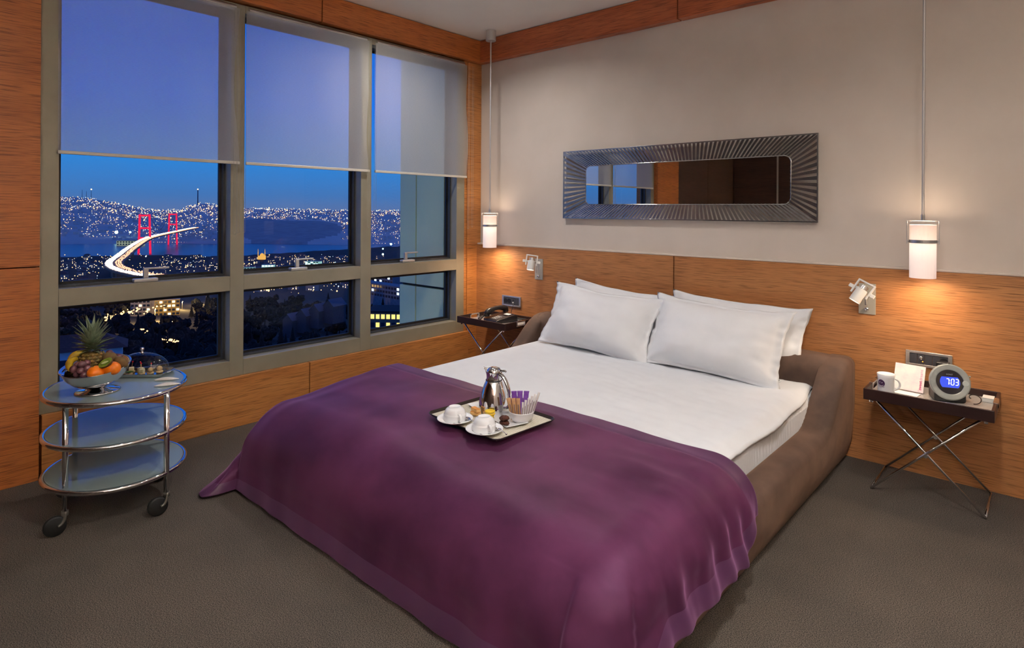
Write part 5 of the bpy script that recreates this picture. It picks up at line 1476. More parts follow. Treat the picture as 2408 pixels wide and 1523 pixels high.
for k, (x, y, kd, lab) in enumerate(kinds):
    M = Matrix.Rotation(ROTD, 4, 'Z'); q = M @ Vector((x, y, 0))
    t = thing('canape', lab, 'canape', (DC.x + q.x, DC.y + q.y, ZT + 0.0045), ROTD + 0.4 * k, 'canapes under the dome')
    MB().lathe([(0.0, 0.0), (0.014, 0.0), (0.0155, 0.004), (0.0145, 0.009), (0.0, 0.010)], 20).build('bread_base', BREAD, t, smooth=True)
    if kd == 'T': MB().sphere((0, 0, 0.022), 0.0135, 18, 12).build('tomato', TOM, t, smooth=True)
    elif kd == 'C': MB().box(-0.011, 0.011, -0.011, 0.011, 0.0095, 0.026).build('cheese_cube', CHEESE, t, bevel=0.003)
    elif kd == 'B': MB().sphere((0, 0, 0.02), 0.0135, 18, 12, (1.2, 0.9, 0.9)).build('bread_roll', BREAD, t, smooth=True)
    else:
        for j in range(7):
            a = j * 0.9; mb = MB(); leaf_strip(mb, (0, 0, 0.010), (math.cos(a), math.sin(a), 0.7), (0, 0, 1), 0.024, 0.007, 0.4, 6); mb.build('lettuce_leaf', LETT, t, smooth=True)
    if kd != 'L' and k != 6:
        ln = Vector((0.006 * math.sin(k * 2.1), 0.006 * math.cos(k * 1.7), 0.052))
        MB().tube([(0, 0, 0.015), ln], 0.0009, 6).build('cocktail_pick', PICK, t)
        MB().sphere(ln, 0.0034, 10, 8).build('pick_pearl', PEARL, t, smooth=True)
# bright reflections at the right of the dish, modelled as two pointed white sheets
GLINT = varied('white_glint', lin(236, 232, 228), lin(216, 204, 196), (40, 6, 6), 0.5)
for k, (u, v, rt, lab) in enumerate(((392, 893, 0.25, 'bright reflection modelled as a pointed white sheet right of the domed dish'), (394, 906, 0.45, 'bright reflection modelled as a pointed white sheet nearest the trolley edge'))):
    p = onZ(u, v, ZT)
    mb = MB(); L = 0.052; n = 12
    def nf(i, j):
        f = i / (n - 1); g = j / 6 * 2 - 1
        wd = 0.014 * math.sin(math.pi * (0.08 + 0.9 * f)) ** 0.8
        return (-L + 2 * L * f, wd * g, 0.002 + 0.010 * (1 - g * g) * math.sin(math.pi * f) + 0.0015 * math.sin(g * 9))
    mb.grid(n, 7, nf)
    o = mb.build('glint', GLINT, None, smooth=True, loc=(p.x, p.y, ZT + 0.0003)); o.rotation_euler = (0, 0, YAW + rt)
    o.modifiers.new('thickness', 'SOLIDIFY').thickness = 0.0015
    tag(o, lab, 'glint', 'modelled reflections on the trolley')
# ---------------------------------------------------------------- outside the window: tower wing, city, strait, bridge
EYE = CAM.z
def gp(u, d, a):
    """world point: bearing u (in frame pixels), depth d from the room, a metres above eye height"""
    q = _f * d + _r0 * ((u - CX) / FPX * d)
    return Vector((CAM.x + q.x, CAM.y + q.y, EYE + a))
def hor(u): return CYP + (u - CX) * math.tan(-ROLL)
def pxd(u, v, a):
    """depth at which something a metres above the eye shows at pixel row v"""
    return FPX * a / (hor(u) - v)
def hit(u, v, h):
    """depth at which the sight line through pixel (u, v) is h metres above the ground"""
    d = 180.0
    while d < 6900:
        if ground(u, d) + h >= (hor(u) - v) / FPX * d and not (interp(u, SHORE) < d < interp(u, FAR)): return d
        d += 10
    return 6900
def interp(x, tab):
    if x <= tab[0][0]: return tab[0][1]
    for (x0, y0), (x1, y1) in zip(tab, tab[1:]):
        if x <= x1: return y0 + (y1 - y0) * (x - x0) / (x1 - x0)
    return tab[-1][1]
WATER = -183.0
SHORE = [(-800, 2300), (140, 2250), (350, 2370), (510, 2330), (574, 2370), (816, 2770), (940, 3060), (1500, 3500)]
FAR = [(-800, 3000), (140, 3000), (300, 3100), (510, 3100), (574, 3180), (800, 3080), (940, 3120), (1500, 3550)]
SKYL = [(-800, 470), (60, 458), (140, 461), (200, 465), (260, 474), (300, 483), (350, 493), (420, 494), (445, 484), (475, 478), (515, 482), (575, 489), (700, 492), (820, 495), (1000, 496), (1500, 494)]
NEAR = [(60, -46), (150, -54), (250, -70), (400, -93), (600, -108), (800, -120), (1200, -140), (1700, -162), (2100, -176)]
def ground(u, d, near=False):
    s, f = interp(u, SHORE), interp(u, FAR)
    if d <= s:
        a = interp(d, NEAR)
        k = max(0, (d - 1500) / (s - 1500)) if s > 1500 else 0
        a = a * (1 - k) + k * (WATER + 1) if k > 0 else a
        return a + (3.0 * noise.noise((u * 0.012, d * 0.004, 0)) * min(1, (s - d) / 200))
    if d < f or near: return WATER - 12
    top = (hor(u) - interp(u, SKYL)) / FPX * 7000
    t = min(1, (d - f) / (7000 - f))
    base = WATER + 2 + (top - WATER - 2) * (t ** 0.75)
    base += 22 * noise.noise((u * 0.011, d * 0.0012, 4)) * math.sin(math.pi * min(1, t * 1.02)) + 8 * noise.noise((u * 0.04, d * 0.004, 7)) * min(1, 3 * t) * (1 - t)
    # wooded headland on the far bank
    base += 55 * math.exp(-((u - 660) / 130) ** 2 - ((d - 3900) / 520) ** 2)
    return base
LAND = varied('haze_pale_land', lin(206, 188, 184), lin(222, 204, 198), (0.004, 0.004, 0.004), 1.0, detail=8)  # pale tone stands in for haze over the far hills
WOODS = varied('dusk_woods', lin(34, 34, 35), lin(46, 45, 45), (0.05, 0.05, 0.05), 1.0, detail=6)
def terrain():
    us = [-760 + 20 * i for i in range(112)]
    near = [60 + 20 * i for i in range(20)] + [480 + 60 * i for i in range(46)]
    mb = MB(); mb.grid(len(us), len(near), lambda i, j: gp(us[i], near[j], ground(us[i], near[j], True)))
    structure(mb.build('ground_near_bank', WOODS, None, smooth=True))
    us = [-760 + 7 * i for i in range(320)]
    far = [2950 + 35 * i for i in range(117)] + [7200, 7600, 8400]
    mb = MB(); mb.grid(len(us), len(far), lambda i, j: gp(us[i], far[j], ground(us[i], min(far[j], 7000)) - max(0, far[j] - 7000) * 0.12))
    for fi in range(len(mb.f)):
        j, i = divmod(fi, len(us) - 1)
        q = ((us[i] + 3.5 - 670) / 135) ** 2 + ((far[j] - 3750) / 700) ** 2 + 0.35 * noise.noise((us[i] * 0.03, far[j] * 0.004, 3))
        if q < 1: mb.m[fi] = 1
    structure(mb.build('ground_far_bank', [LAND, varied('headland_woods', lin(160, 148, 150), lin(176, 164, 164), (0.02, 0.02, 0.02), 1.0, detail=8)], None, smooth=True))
    w = MB(); c = [gp(-760, 1900, WATER), gp(1480, 1900, WATER), gp(1480, 4200, WATER), gp(-760, 4200, WATER)]
    w.add(c, [(0, 1, 2, 3)])
    WAT = varied('strait_water', lin(40, 58, 92), lin(46, 64, 98), (0.01, 0.01, 0.01), 0.28, bump=0.5, bscale=(0.08, 0.08, 0.08), bdist=2.0)
    structure(w.build('water_strait', WAT))
terrain()
rnd = random.Random(21)

# the wing of the same tower that juts out beside the right window
FAC = varied('wing_glass_panel', lin(226, 236, 186), lin(214, 224, 176), (1.5, 1.5, 0.6), 0.3, 0.0)
wing = thing('tower_wing', 'projecting wing of the tower clad in blue grey panels', 'building', (-0.5, -0.1, 0))
JOINT = principled('joint_black', lin(16, 22, 22), 0.7)
MB().box(-0.452, 0.18, 0.035, 0.2, -40, 14).build('wing_core', JOINT, wing)
for xa, xb in ((-0.452, -0.219), (-0.203, 0.18)):
    for za, zb in ((-8.0, -2.91), (-2.89, 0.625), (0.648, 4.1), (4.12, 8.0)):
        MB().box(xa, xb, 0.0, 0.034, za, zb).build('cladding_panel', FAC, wing)
# suspension bridge
RED = emission('bridge_red_floodlit', lin(235, 36, 76), 0.68, False)  # floodlight on the towers is put in as glow
BR_ROAD = principled('bridge_deck', lin(150, 120, 100), 0.9)
def bridge():
    d1 = pxd(348, 596, WATER); d2 = pxd(405, 575, WATER)
    root = gp(345, d1, WATER)
    t = thing('suspension_bridge', 'suspension bridge with two red floodlit towers across the strait', 'bridge', root)
    towers = []
    for d, ua, ub, vt, vb in ((d1, 328.5, 352, 503.5, 596), (d2, 398, 415, 501, 575)):
        legs = MB()
        zt = (hor(340) - vt) / FPX * d
        pa, pb = gp(ua, d, 0), gp(ub, d, 0)
        wl = 5.5 if d == d1 else 5.0
        tw = MB()
        dirv = (pb - pa).normalized(); nr = Vector((-dirv.y, dirv.x, 0))
        for p, lean in ((pa, 1), (pb, -1)):
            for z0, z1 in ((WATER, zt),):
                c = Vector((p.x, p.y, EYE + (z0 + z1) / 2)) + dirv * lean * -1.5
                tw.obox(c - root, dirv * wl * 0.5, nr * wl * 0.6, Vector((dirv.x * lean * 2, dirv.y * lean * 2, (z1 - z0) / 2)))
        L = (pb - pa).length / 2; m = (pa + pb) / 2
        for z in (zt - 5, (zt + WATER + 62) * 0.5 - 8, WATER + 62):
            tw.obox(Vector((m.x, m.y, EYE + z)) - root, dirv * L, nr * wl * 0.5, Vector((0, 0, 3.4)))
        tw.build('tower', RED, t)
        towers.append((m - root, zt, nr, dirv, L))
    return t, root, towers
bt, broot, towers = bridge()
ROADPX = [(462, 535, -112), (440, 539, -114), (405, 546.5, -117), (374, 553, -118), (344, 562, -118), (311, 582, -118), (290, 599, -117), (274, 611, -116), (268, 618, -115), (272, 626, -114), (290, 634, -113), (320, 641, -112), (350, 646.5, -111), (400, 650, -110), (470, 651, -108)]
def cr_spline(P, n):
    out = []
    for s in range(len(P) - 1):
        q = [P[max(0, min(len(P) - 1, s + k))] for k in (-1, 0, 1, 2)]
        for k in range(n):
            f = k / n
            out.append(0.5 * ((2 * q[1]) + (q[2] - q[0]) * f + (2 * q[0] - 5 * q[1] + 4 * q[2] - q[3]) * f * f + (3 * q[1] - q[0] - 3 * q[2] + q[3]) * f ** 3))
    return out + [P[-1]]
RP = cr_spline([gp(u, pxd(u, v, a), a) for u, v, a in ROADPX], 14)
def road_frame(i):
    a, b = RP[max(0, i - 1)], RP[min(len(RP) - 1, i + 1)]
    tg = (b - a).normalized(); s = Vector((tg.y, -tg.x, 0)).normalized()
    return RP[i], tg, s
dk = MB(); HWD = 17
fr_ = [road_frame(i) for i in range(len(RP))]
dk.grid(4, len(RP), lambda i, j: fr_[j][0] - broot + fr_[j][2] * (HWD if i in (1, 2) else -HWD) + Vector((0, 0, 0 if i < 2 else -3.5)), closed_u=True)
dk.build('deck', BR_ROAD, bt)
# piers under the approach viaduct
for i in range(70, len(RP) - 4, 9):
    p = RP[i] - broot
    MB().obox((p.x, p.y, p.z - 3.5 - 14), (4, 0, 0), (0, 4, 0), (0, 0, 14)).build('pier', BR_ROAD, bt)
cb_ = MB()
(m1, z1, nr1, dv1, L1), (m2, z2, nr2, dv2, L2) = towers
for sg in (-1, 1):
    a = m1 + dv1 * L1 * sg; b = m2 + dv2 * L2 * sg
    pts = []
    for k in range(21):
        f = k / 20; p = a.lerp(b, f); za = z1 + (z2 - z1) * f
        zm = WATER + 72
        p.z = (EYE - broot.z) + za - (za - zm) * (1 - (2 * f - 1) ** 2)
        pts.append(p)
    cb_.tube(pts, 0.7, 5)
cb_.build('main_cable', principled('cable_grey', lin(92, 70, 88), 0.8), bt)
# traffic on the deck: far more lamps than one could count
def lamps(name, pts, size, mat, label, cat='lights', origin=None):
    o0 = origin or Vector(pts[0][0] if isinstance(pts[0], tuple) else pts[0])
    mb = MB()
    for q in pts:
        p, s = q if isinstance(q, tuple) else (q, size)
        p = Vector(p) - o0
        mb.add([(p.x + s, p.y, p.z), (p.x - s, p.y, p.z), (p.x, p.y + s, p.z), (p.x, p.y - s, p.z), (p.x, p.y, p.z + s), (p.x, p.y, p.z - s)],
               [(0, 2, 4), (2, 1, 4), (1, 3, 4), (3, 0, 4), (2, 0, 5), (1, 2, 5), (3, 1, 5), (0, 3, 5)])
    o = mb.build(name, mat, None, loc=o0)
    return tag(o, label, cat, kind='stuff')
E_WHITE = emission('headlamp_white', (1.0, 0.88, 0.7, 1), 1.8, False)
E_AMBER = emission('amber_lamp', (1.0, 0.55, 0.2, 1), 2.2, False)
E_RED = emission('tail_lamp_red', (1.0, 0.42, 0.24, 1), 1.3, False)
E_WARM = emission('warm_window', (1.0, 0.70, 0.38, 1), 1.5, False)
E_COOL = emission('cool_lamp', (0.75, 0.95, 1.0, 1), 2.0, False)
E_TEAL = emission('teal_floodlight', (0.55, 1.0, 0.92, 1), 3.0, False)
hd, tl_ = [], []
for i in range(len(RP) - 1):
    a, tg, s = road_frame(i); L = (RP[i + 1] - RP[i]).length
    dist = (RP[i] - CAM).length
    n = max(1, int(L / 7.0))
    for k in range(n):
        for lane in (-13, -10, -7, -4):
            if rnd.random() < 0.95: hd.append((RP[i].lerp(RP[i + 1], (k + rnd.random()) / n) + s * (-lane + rnd.uniform(-1, 1)) + Vector((0, 0, 1.2)), 0.9 + dist * 0.00035))
        for lane in (4, 8, 12):
            if rnd.random() < 0.7: tl_.append((RP[i].lerp(RP[i + 1], (k + rnd.random()) / n) + s * (-lane + rnd.uniform(-1, 1)) + Vector((0, 0, 1.2)), 0.8 + dist * 0.0003))
lamps('traffic_headlamps', hd, 1, E_WHITE, 'dense white headlamps of traffic along the bridge road')
lamps('traffic_tail_lamps', tl_, 1, E_RED, 'dense red and orange tail lamps on the bridge road')

# countless lights of the far city, sitting on the ground of the hills
def sprinkle(n, urange, drange, size, ok=lambda u, d: True, seed=1, h=(4, 16)):
    r = random.Random(seed); out = []
    while len(out) < n:
        u = r.uniform(*urange); d = drange[0] + (drange[1] - drange[0]) * r.random() ** 1.1
        if not ok(u, d): continue
        # streets: cluster the lights
        cl = noise.noise((u * 0.03, d * 0.0032, 9))
        if cl < -0.10 + 0.3 * r.random() - 0.18: continue
        g = ground(u, min(d, 7000))
        if g < WATER + 1: continue
        out.append((gp(u, d, g + r.uniform(*h)), size * d * r.uniform(0.55, 1.3) * (1.8 if r.random() < 0.06 else 1)))
    return out
wood_ok = lambda u, d: not (540 < u < 800 and 3150 < d < 4500)
FAR_R = (3150, 6950)
mb = MB(); o0 = gp(500, 4500, -100)
for k, (n, sd) in enumerate(((2600, 3), (1700, 4), (1000, 5))):
    for p, sz in sprinkle(n, (-300, 1200), FAR_R, 0.00050, wood_ok, sd):
        p = p - o0
        mb.add([(p.x + sz, p.y, p.z), (p.x - sz, p.y, p.z), (p.x, p.y + sz, p.z), (p.x, p.y - sz, p.z), (p.x, p.y, p.z + sz), (p.x, p.y, p.z - sz)],
               [(0, 2, 4), (2, 1, 4), (1, 3, 4), (3, 0, 4), (2, 0, 5), (1, 2, 5), (3, 1, 5), (0, 3, 5)], k)
tag(mb.build('city_lights', [E_AMBER, E_WARM, E_COOL], None, loc=o0), 'countless amber and white lights on the hills across the strait', 'lights', kind='stuff')
lamps('waterfront_lights', [(gp(u, interp(u, FAR) + 30, WATER + 6), 2.0) for u in [120 + 7.3 * k + rnd.uniform(-3, 3) for k in range(115)]], 2, E_WARM, 'string of lights along the far waterfront')
near_ok = lambda u, d: d < interp(u, SHORE) - 40
lamps('near_city_lights', sprinkle(420, (-100, 900), (850, 2300), 0.0007, near_ok, 6, (3, 9)), 1, E_AMBER, 'countless amber lights of the near shore district')
lamps('near_city_lights_white', sprinkle(170, (-100, 900), (900, 2300), 0.0006, near_ok, 7, (3, 9)), 1, E_COOL, 'countless white lights of the near shore district')
for (u, v, s, lab) in ((274, 546, 8.5, 'brightest teal floodlight of the stadium across the strait'), (306.5, 546, 5.5, 'smaller teal floodlight beside the brightest one'), (920, 574, 5, 'upper teal floodlight of the sports ground on the right'), (901, 598, 3.4, 'lower teal floodlight of the sports ground on the right'), (901, 585, 3, 'middle teal floodlight of the sports ground on the right')):
    H = 28 if u < 400 else 22
    d = hit(u, v, H); p = gp(u, d, ground(u, d))
    t = thing('floodlight_mast', lab, 'floodlight', p, 0, 'floodlights')
    MB().sphere((0, 0, H), s, 12, 8).build('lamp_cluster', E_TEAL, t, smooth=True)
    MB().tube([(0, 0, -5), (0, 0, H)], 0.7, 6).build('mast', principled('mast_grey', lin(60, 66, 80), 0.8), t)
# radio masts on the skyline
MASTM = principled('mast_steel', lin(48, 58, 84), 0.8)
for (u, vt, vb, lit, lab) in ((193, 446, 470, 0, 'thin radio mast on the hill, leftmost of three'), (203, 449, 470, 0, 'thin radio mast on the hill, middle of three'), (214.5, 445, 472, 1, 'thin radio mast with a lamp on the hill, rightmost of three'), (465, 445, 480, 1, 'tall radio mast with a lamp standing alone on the right hill')):
    d = 6900; zb = (hor(u) - vb) / FPX * d - 20; zt = (hor(u) - vt) / FPX * d
    p = gp(u, d, zb)
    t = thing('radio_mast', lab, 'mast', p, 0, 'radio masts')
    MB().tube([(0, 0, 0), (0, 0, zt - zb)], [6 if u == 465 else 3.2, 4.5 if u == 465 else 1.2], 6).build('mast_shaft', MASTM, t)
    if lit: MB().sphere((0, 0, zt - zb), 8, 8, 6).build('beacon', E_WARM, t)

# ---- buildings
WALLS = [varied('facade_%s' % n, c, c2, (0.3, 0.3, 0.3), 0.9) for n, c, c2 in (('cream', lin(176, 166, 158), lin(150, 144, 140)), ('grey', lin(140, 142, 150), lin(120, 122, 132)), ('rose', lin(156, 132, 128), lin(136, 116, 114)))]
ROOF = varied('clay_roof', lin(112, 70, 66), lin(92, 58, 58), (0.4, 0.4, 0.4), 0.9)
def house_mesh(w, d, h, rh, seed, wall):
    mb = MB()
    mb.box(-w, w, -d, d, -6, h, 0)
    e = 0.6
    mb.add([(-w - e, -d - e, h), (w + e, -d - e, h), (w + e, d + e, h), (-w - e, d + e, h), (-w * 0.45, 0, h + rh), (w * 0.45, 0, h + rh)],
           [(0, 1, 5, 4), (1, 2, 5), (2, 3, 4, 5), (3, 0, 4), (3, 2, 1, 0)], 1)
    r = random.Random(seed)
    for sx, sy in ((1, 0), (-1, 0), (0, 1), (0, -1)):
        for fl in range(max(1, int(h / 3))):
            for c in (-0.6, 0.0, 0.6):
                if r.random() < 0.3:
                    z = 1.4 + 3 * fl
                    if sx: mb.box(sx * (w + 0.05) - 0.05, sx * (w + 0.05) + 0.05, c * d - 0.8, c * d + 0.8, z, z + 1.5, 2)
                    else: mb.box(c * w - 0.8, c * w + 0.8, sy * (d + 0.05) - 0.05, sy * (d + 0.05) + 0.05, z, z + 1.5, 2)
    me = mb.mesh('house')
    for m in (WALLS[wall], ROOF, E_WARM): me.materials.append(m)
    return me
HM = [house_mesh(7, 5.5, 8, 2.6, 1, 0), house_mesh(9, 6, 11, 0.6, 2, 1), house_mesh(6, 6, 6.5, 2.4, 3, 0), house_mesh(12, 6, 13, 0.8, 4, 2), house_mesh(8, 7, 9, 2.2, 5, 1)]
r = random.Random(77); placed = 0; spots = []; tries = 0
while placed < 190 and tries < 6000:
    tries += 1
    u = r.uniform(60, 900); d = 900 + 1350 * r.random() ** 0.8
    if d > interp(u, SHORE) - 60: continue
    p = gp(u, d, ground(u, d))
    if min((Vector((p.x - q.x, p.y - q.y, 0))).length for q in RP[50:]) < 45: continue
    if any((p.x - q.x) ** 2 + (p.y - q.y) ** 2 < 44 ** 2 for q in spots): continue
    spots.append(p)
    o = bpy.data.objects.new('house', HM[r.randrange(5)]); link(o); o.location = p; o.rotation_euler = (0, 0, r.uniform(0, 3.14)); k = r.uniform(0.8, 1.3); o.scale = (k, k, k)
    tag(o, 'small house of the hillside district between the park and the strait', 'house', 'houses of the near shore district'); placed += 1
# houses of the far bank: too many and too small to tell apart
mb = MB(); r = random.Random(8); o0 = gp(500, 4500, -100)
for k in range(1500):
    u = r.uniform(-300, 1200); d = r.uniform(3150, 6200)
    if not wood_ok(u, d): continue
    p = gp(u, d, ground(u, d)) - o0; w, dd, h = r.uniform(5, 13), r.uniform(5, 9), r.uniform(7, 16); a = r.uniform(0, 3.14)
    mb.obox((p.x, p.y, p.z + h / 2 - 3), (w * math.cos(a), w * math.sin(a), 0), (-dd * math.sin(a), dd * math.cos(a), 0), (0, 0, h / 2 + 3))
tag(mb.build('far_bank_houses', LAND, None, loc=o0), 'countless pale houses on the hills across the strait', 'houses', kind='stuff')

# long pale waterfront hall beside the left bridge tower, mosque, lit halls
def block(name, lab, u, v, a, w, d, h, rot, wall, rows, cols, lit, roof=None, win=E_WARM):
    dep = pxd(u, v, a); p = gp(u, dep, a)
    t = thing(name, lab, 'building', (p.x, p.y, p.z - h), rot)
    b = MB().box(-w, w, -d, d, -12, h).build('walls', wall, t)
    MB().box(-w - 0.5, w + 0.5, -d - 0.5, d + 0.5, h, h + 0.8).build('roof', roof or ROOF, t)
    r = random.Random(len(lab))
    cw = 2 * w / cols; rh = h / rows
    for i in range(cols):
        for j in range(rows):
            on = r.random() < lit
            MB().box(-w + cw * (i + 0.15), -w + cw * (i + 0.85), -d - 0.12, -d - 0.02, rh * (j + 0.25), rh * (j + 0.8)).build('window', win if on else DARKWIN, b)
    return t
DARKWIN = principled('dark_window', lin(40, 52, 72), 0.2)
FACE = YAW                           # turned towards the hotel
block('waterfront_palace', 'long pale floodlit hall on the water beside the left bridge tower', 308, 566, WATER + 22, 62, 12, 22, FACE, emission('floodlit_stone', lin(150, 160, 140), 0.6, False), 2, 9, 0.0)  # floodlighting of the stone is put in as glow
def mosque():
    d = pxd(617, 606, -170); p = gp(617, d, -172)
    t = thing('mosque', 'small floodlit mosque with two minarets on the near shore', 'mosque', p, FACE)
    t.scale = (0.62, 0.62, 0.72)
    GOLD = emission('floodlit_gold_stone', lin(240, 180, 90), 0.62, False)  # glow in the stone takes the place of floodlights
    MB().box(-16, 16, -12, 12, -5, 13).build('prayer_hall', GOLD, t)
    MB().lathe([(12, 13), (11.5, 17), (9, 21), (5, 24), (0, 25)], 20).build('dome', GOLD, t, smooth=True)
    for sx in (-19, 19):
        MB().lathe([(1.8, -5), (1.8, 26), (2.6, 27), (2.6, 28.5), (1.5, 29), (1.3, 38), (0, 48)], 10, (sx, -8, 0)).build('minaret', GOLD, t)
mosque()
HALLW = emission('lit_hall_wall', lin(150, 200, 190), 0.55, False)  # lamplight on the hall walls put in as glow
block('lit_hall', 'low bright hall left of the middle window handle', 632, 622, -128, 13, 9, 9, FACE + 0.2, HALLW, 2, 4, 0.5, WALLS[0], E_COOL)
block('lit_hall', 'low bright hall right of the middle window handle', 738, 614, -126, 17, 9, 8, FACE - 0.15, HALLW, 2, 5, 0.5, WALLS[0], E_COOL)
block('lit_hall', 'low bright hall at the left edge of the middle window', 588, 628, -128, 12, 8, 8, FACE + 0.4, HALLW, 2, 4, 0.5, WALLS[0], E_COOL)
block('school_block', 'long pale block with rows of windows seen through the right window', 905, 668, -78, 34, 6, 13, FACE - 0.75, WALLS[1], 3, 14, 0.12, WALLS[1], E_COOL)
block('school_block', 'upper long roofed block behind the windowed one in the right window', 890, 645, -84, 40, 6, 9, FACE - 0.75, WALLS[1], 2, 14, 0.1, WALLS[1], E_COOL)
OFF = emission('lit_office_window', lin(250, 228, 130), 0.75, False)
block('office_building', 'dark roofed office block with two bright yellow floors in the right window', 925, 728, -50, 11.5, 9, 24, FACE - 0.05, varied('office_concrete', lin(132, 116, 104), lin(112, 98, 90), (0.3, 0.3, 0.3), 0.9), 6, 9, 0.9, principled('office_roof', lin(44, 34, 42), 0.9), OFF)
YEL = varied('sodium_lit_plaster', lin(196, 168, 96), lin(176, 148, 78), (0.3, 0.3, 0.3), 0.9)  # yellow of the street light is put into the plaster colour
block('apartment_house', 'yellow street lit apartment house below the left transom', 395, 703, -92, 11, 7, 16, FACE + 0.5, YEL, 4, 6, 0.25, WALLS[0])
block('apartment_house', 'pale apartment house left of the yellow one below the transom', 338, 702, -92, 9, 7, 16, FACE + 0.2, WALLS[0], 4, 5, 0.25, WALLS[0])
# red roofed house at the foot of the tower
def villa():
    d = 150; p = gp(166, d, -31.5 - 9.8)
    t = thing('hillside_villa', 'white house with a dark red hipped roof at the foot of the tower', 'house', p, FACE + 0.55)
    W = MB().box(-13, 11, -4.5, 4.5, -10, 6.5).build('walls', varied('villa_white', lin(200, 206, 214), lin(186, 192, 202), (0.5, 0.5, 0.5), 0.9), t)
    MB().add([(-14.2, -5.6, 6.5), (12.2, -5.6, 6.5), (12.2, 5.6, 6.5), (-14.2, 5.6, 6.5), (-8, 0, 9.8), (7, 0, 9.8)], [(0, 1, 5, 4), (1, 2, 5), (2, 3, 4, 5), (3, 0, 4), (3, 2, 1, 0)]).build('roof', varied('villa_roof', lin(104, 62, 58), lin(86, 50, 50), (2, 2, 2), 0.9), t)
    for k in range(5): MB().box(-10.5 + 4.2 * k, -8.5 + 4.2 * k, -4.65, -4.52, 1.5, 4.5).build('window', DARKWIN, W)
    MB().tube([(-5, 0, 9.7), (-5, 0, 14)], 0.06, 5).build('aerial', MASTM, t)
villa()
# gabled sheds in the dark park
for k, (u, v) in enumerate(((690, 738), (722, 727), (752, 716), (785, 705))):
    dep = 430; a = -(v - hor(u)) / FPX * dep
    p = gp(u, dep, a - 8)
    t = thing('gabled_shed', ('nearest', 'second nearest', 'third', 'farthest')[k] + ' of the four gabled sheds in the dark park', 'shed', p, FACE - 0.45, 'gabled sheds in the park')
    mb = MB(); mb.prism([(-4.5, 0, -8), (4.5, 0, -8), (4.5, 0, 4.5), (0, 0, 8.5), (-4.5, 0, 4.5)], (0, -5, 0), (0, 8, 0)); mb.build('shed_walls', varied('shed_grey', lin(70, 74, 84), lin(58, 62, 72), (1, 1, 1), 0.9), t)
    MB().add([(-5.2, -5.5, 4.1), (0, -5.5, 9.0), (0, 8.5, 9.0), (-5.2, 8.5, 4.1), (5.2, -5.5, 4.1), (5.2, 8.5, 4.1)], [(0, 1, 2, 3), (1, 4, 5, 2)]).build('shed_roof', principled('shed_roof', lin(84, 90, 104), 0.8), t)

# trees of the park below the tower
BARK = varied('dark_foliage', lin(24, 26, 26), lin(15, 17, 18), (0.8, 0.8, 0.8), 1.0)
def tree_mesh(seed, kind):
    r = random.Random(seed); mb = MB()
    if kind == 'fir':
        mb.tube([(0, 0, 0), (0, 0, 3)], 0.25, 5)
        for k in range(6): mb.lathe([(3.0 - 0.45 * k, 1.6 + 1.7 * k), (0.0, 4.6 + 1.7 * k)], 9)
    else:
        mb.tube([(0, 0, -1), (0, 0, 3)], 0.3, 5)
        for k in range(12):
            c = Vector((r.uniform(-3.2, 3.2), r.uniform(-3.2, 3.2), r.uniform(2.0, 8.0))); n0 = len(mb.v)
            mb.sphere(c, r.uniform(1.4, 2.3), 8, 6)
            for i in range(n0, len(mb.v)):
                q = Vector(mb.v[i]); mb.v[i] = tuple(q + (q - c) * 0.7 * noise.noise(q * 1.7))
    me = mb.mesh('tree'); me.materials.append(BARK); return me
TM_ = [tree_mesh(1, 'x'), tree_mesh(2, 'x'), tree_mesh(3, 'x'), tree_mesh(4, 'fir')]
r = random.Random(31)
TLAB = ('dark leafy tree in the park below the tower', 'dark pointed fir in the park below the tower')
treepos = []
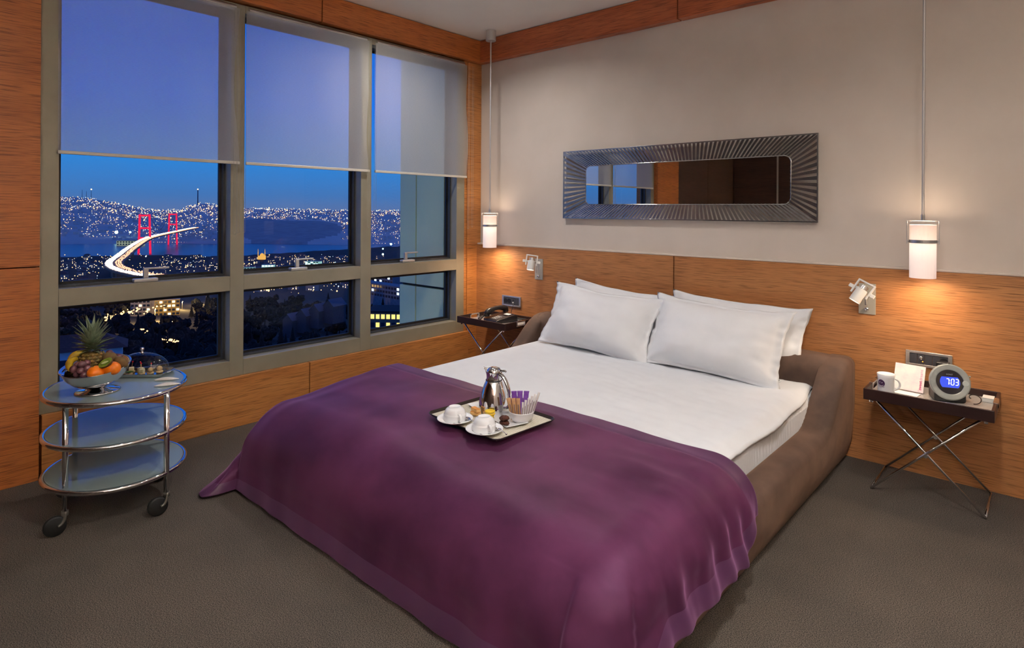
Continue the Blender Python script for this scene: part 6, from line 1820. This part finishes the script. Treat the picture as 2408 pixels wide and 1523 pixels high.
for k in range(2600):
    if len(treepos) >= 340: break
    u = r.uniform(60, 960); d = 205 + 520 * r.random() ** 1.2
    if 640 < u < 830 and 380 < d < 480: continue
    if 300 < u < 450 and d > 520: continue
    i = 3 if r.random() < 0.3 else r.randrange(3); p = gp(u, d, ground(u, d) - 0.5)
    if any((p.x - q.x) ** 2 + (p.y - q.y) ** 2 < 90 for q in treepos): continue
    treepos.append(p)
    o = bpy.data.objects.new('fir_tree' if i == 3 else 'park_tree', TM_[i]); link(o); o.location = p; o.rotation_euler = (0, 0, r.uniform(0, 6)); s = r.uniform(0.95, 1.5); o.scale = (s, s, s * r.uniform(0.9, 1.2))
    tag(o, TLAB[1 if i == 3 else 0], 'tree', 'firs in the park' if i == 3 else 'trees in the park')
# sodium street lamps
def street_lamp(u, v, lab, power, h=9.0):
    d = hit(u, v, h); p = gp(u, d, ground(u, d))
    t = thing('street_lamp', lab, 'street lamp', p, 0, 'sodium street lamps')
    MB().tube([(0, 0, 0), (0, 0, h), (0.8, 0, h + 0.3)], 0.10, 6).build('lamp_post', principled('lamp_post', lin(120, 104, 80), 0.7), t)
    MB().sphere((1.0, 0, h + 0.1), 0.42, 10, 7).build('lamp_globe', emission('sodium_glow', (1.0, 0.66, 0.25, 1), 4.0, False), t, smooth=True)
    L = bpy.data.lights.new('sodium_lamp', 'POINT'); L.energy = power; L.color = (1.0, 0.62, 0.2); L.shadow_soft_size = 0.6
    o = bpy.data.objects.new('sodium_lamp', L); link(o, t); o.location = (1.0, -0.8, h - 0.8)
street_lamp(405, 758, 'glowing street lamp on its own in the middle of the dark park', 900)
street_lamp(497, 784, 'glowing street lamp at the right edge of the left window', 600)
street_lamp(366, 728, 'glowing street lamp in front of the yellow apartment house', 70000, 11.0)
street_lamp(430, 709, 'glowing street lamp along the lit road right of the yellow apartment house', 40000)
street_lamp(486, 698, 'glowing street lamp at the far end of the lit road', 30000)
# amber lights of the road glimmering between the branches
r = random.Random(12); gl = []
for (ua, va, ub, vb, n) in ((250, 752, 330, 728, 60), (255, 742, 262, 756, 24), (368, 792, 470, 815, 70), (620, 681, 705, 668, 50), (330, 778, 352, 782, 10), (340, 735, 430, 705, 26)):
    for k in range(n):
        f = r.random(); u = ua + (ub - ua) * f + r.gauss(0, 2); v = va + (vb - va) * f + r.gauss(0, 2.5)
        d = hit(u, v, 10.0); gl.append((gp(u, d, ground(u, d) + 10.0), r.uniform(0.35, 0.9) * d / 500))
lamps('road_glimmer', gl, 1, E_AMBER, 'scattered amber lights of the road glimmering between the park trees')
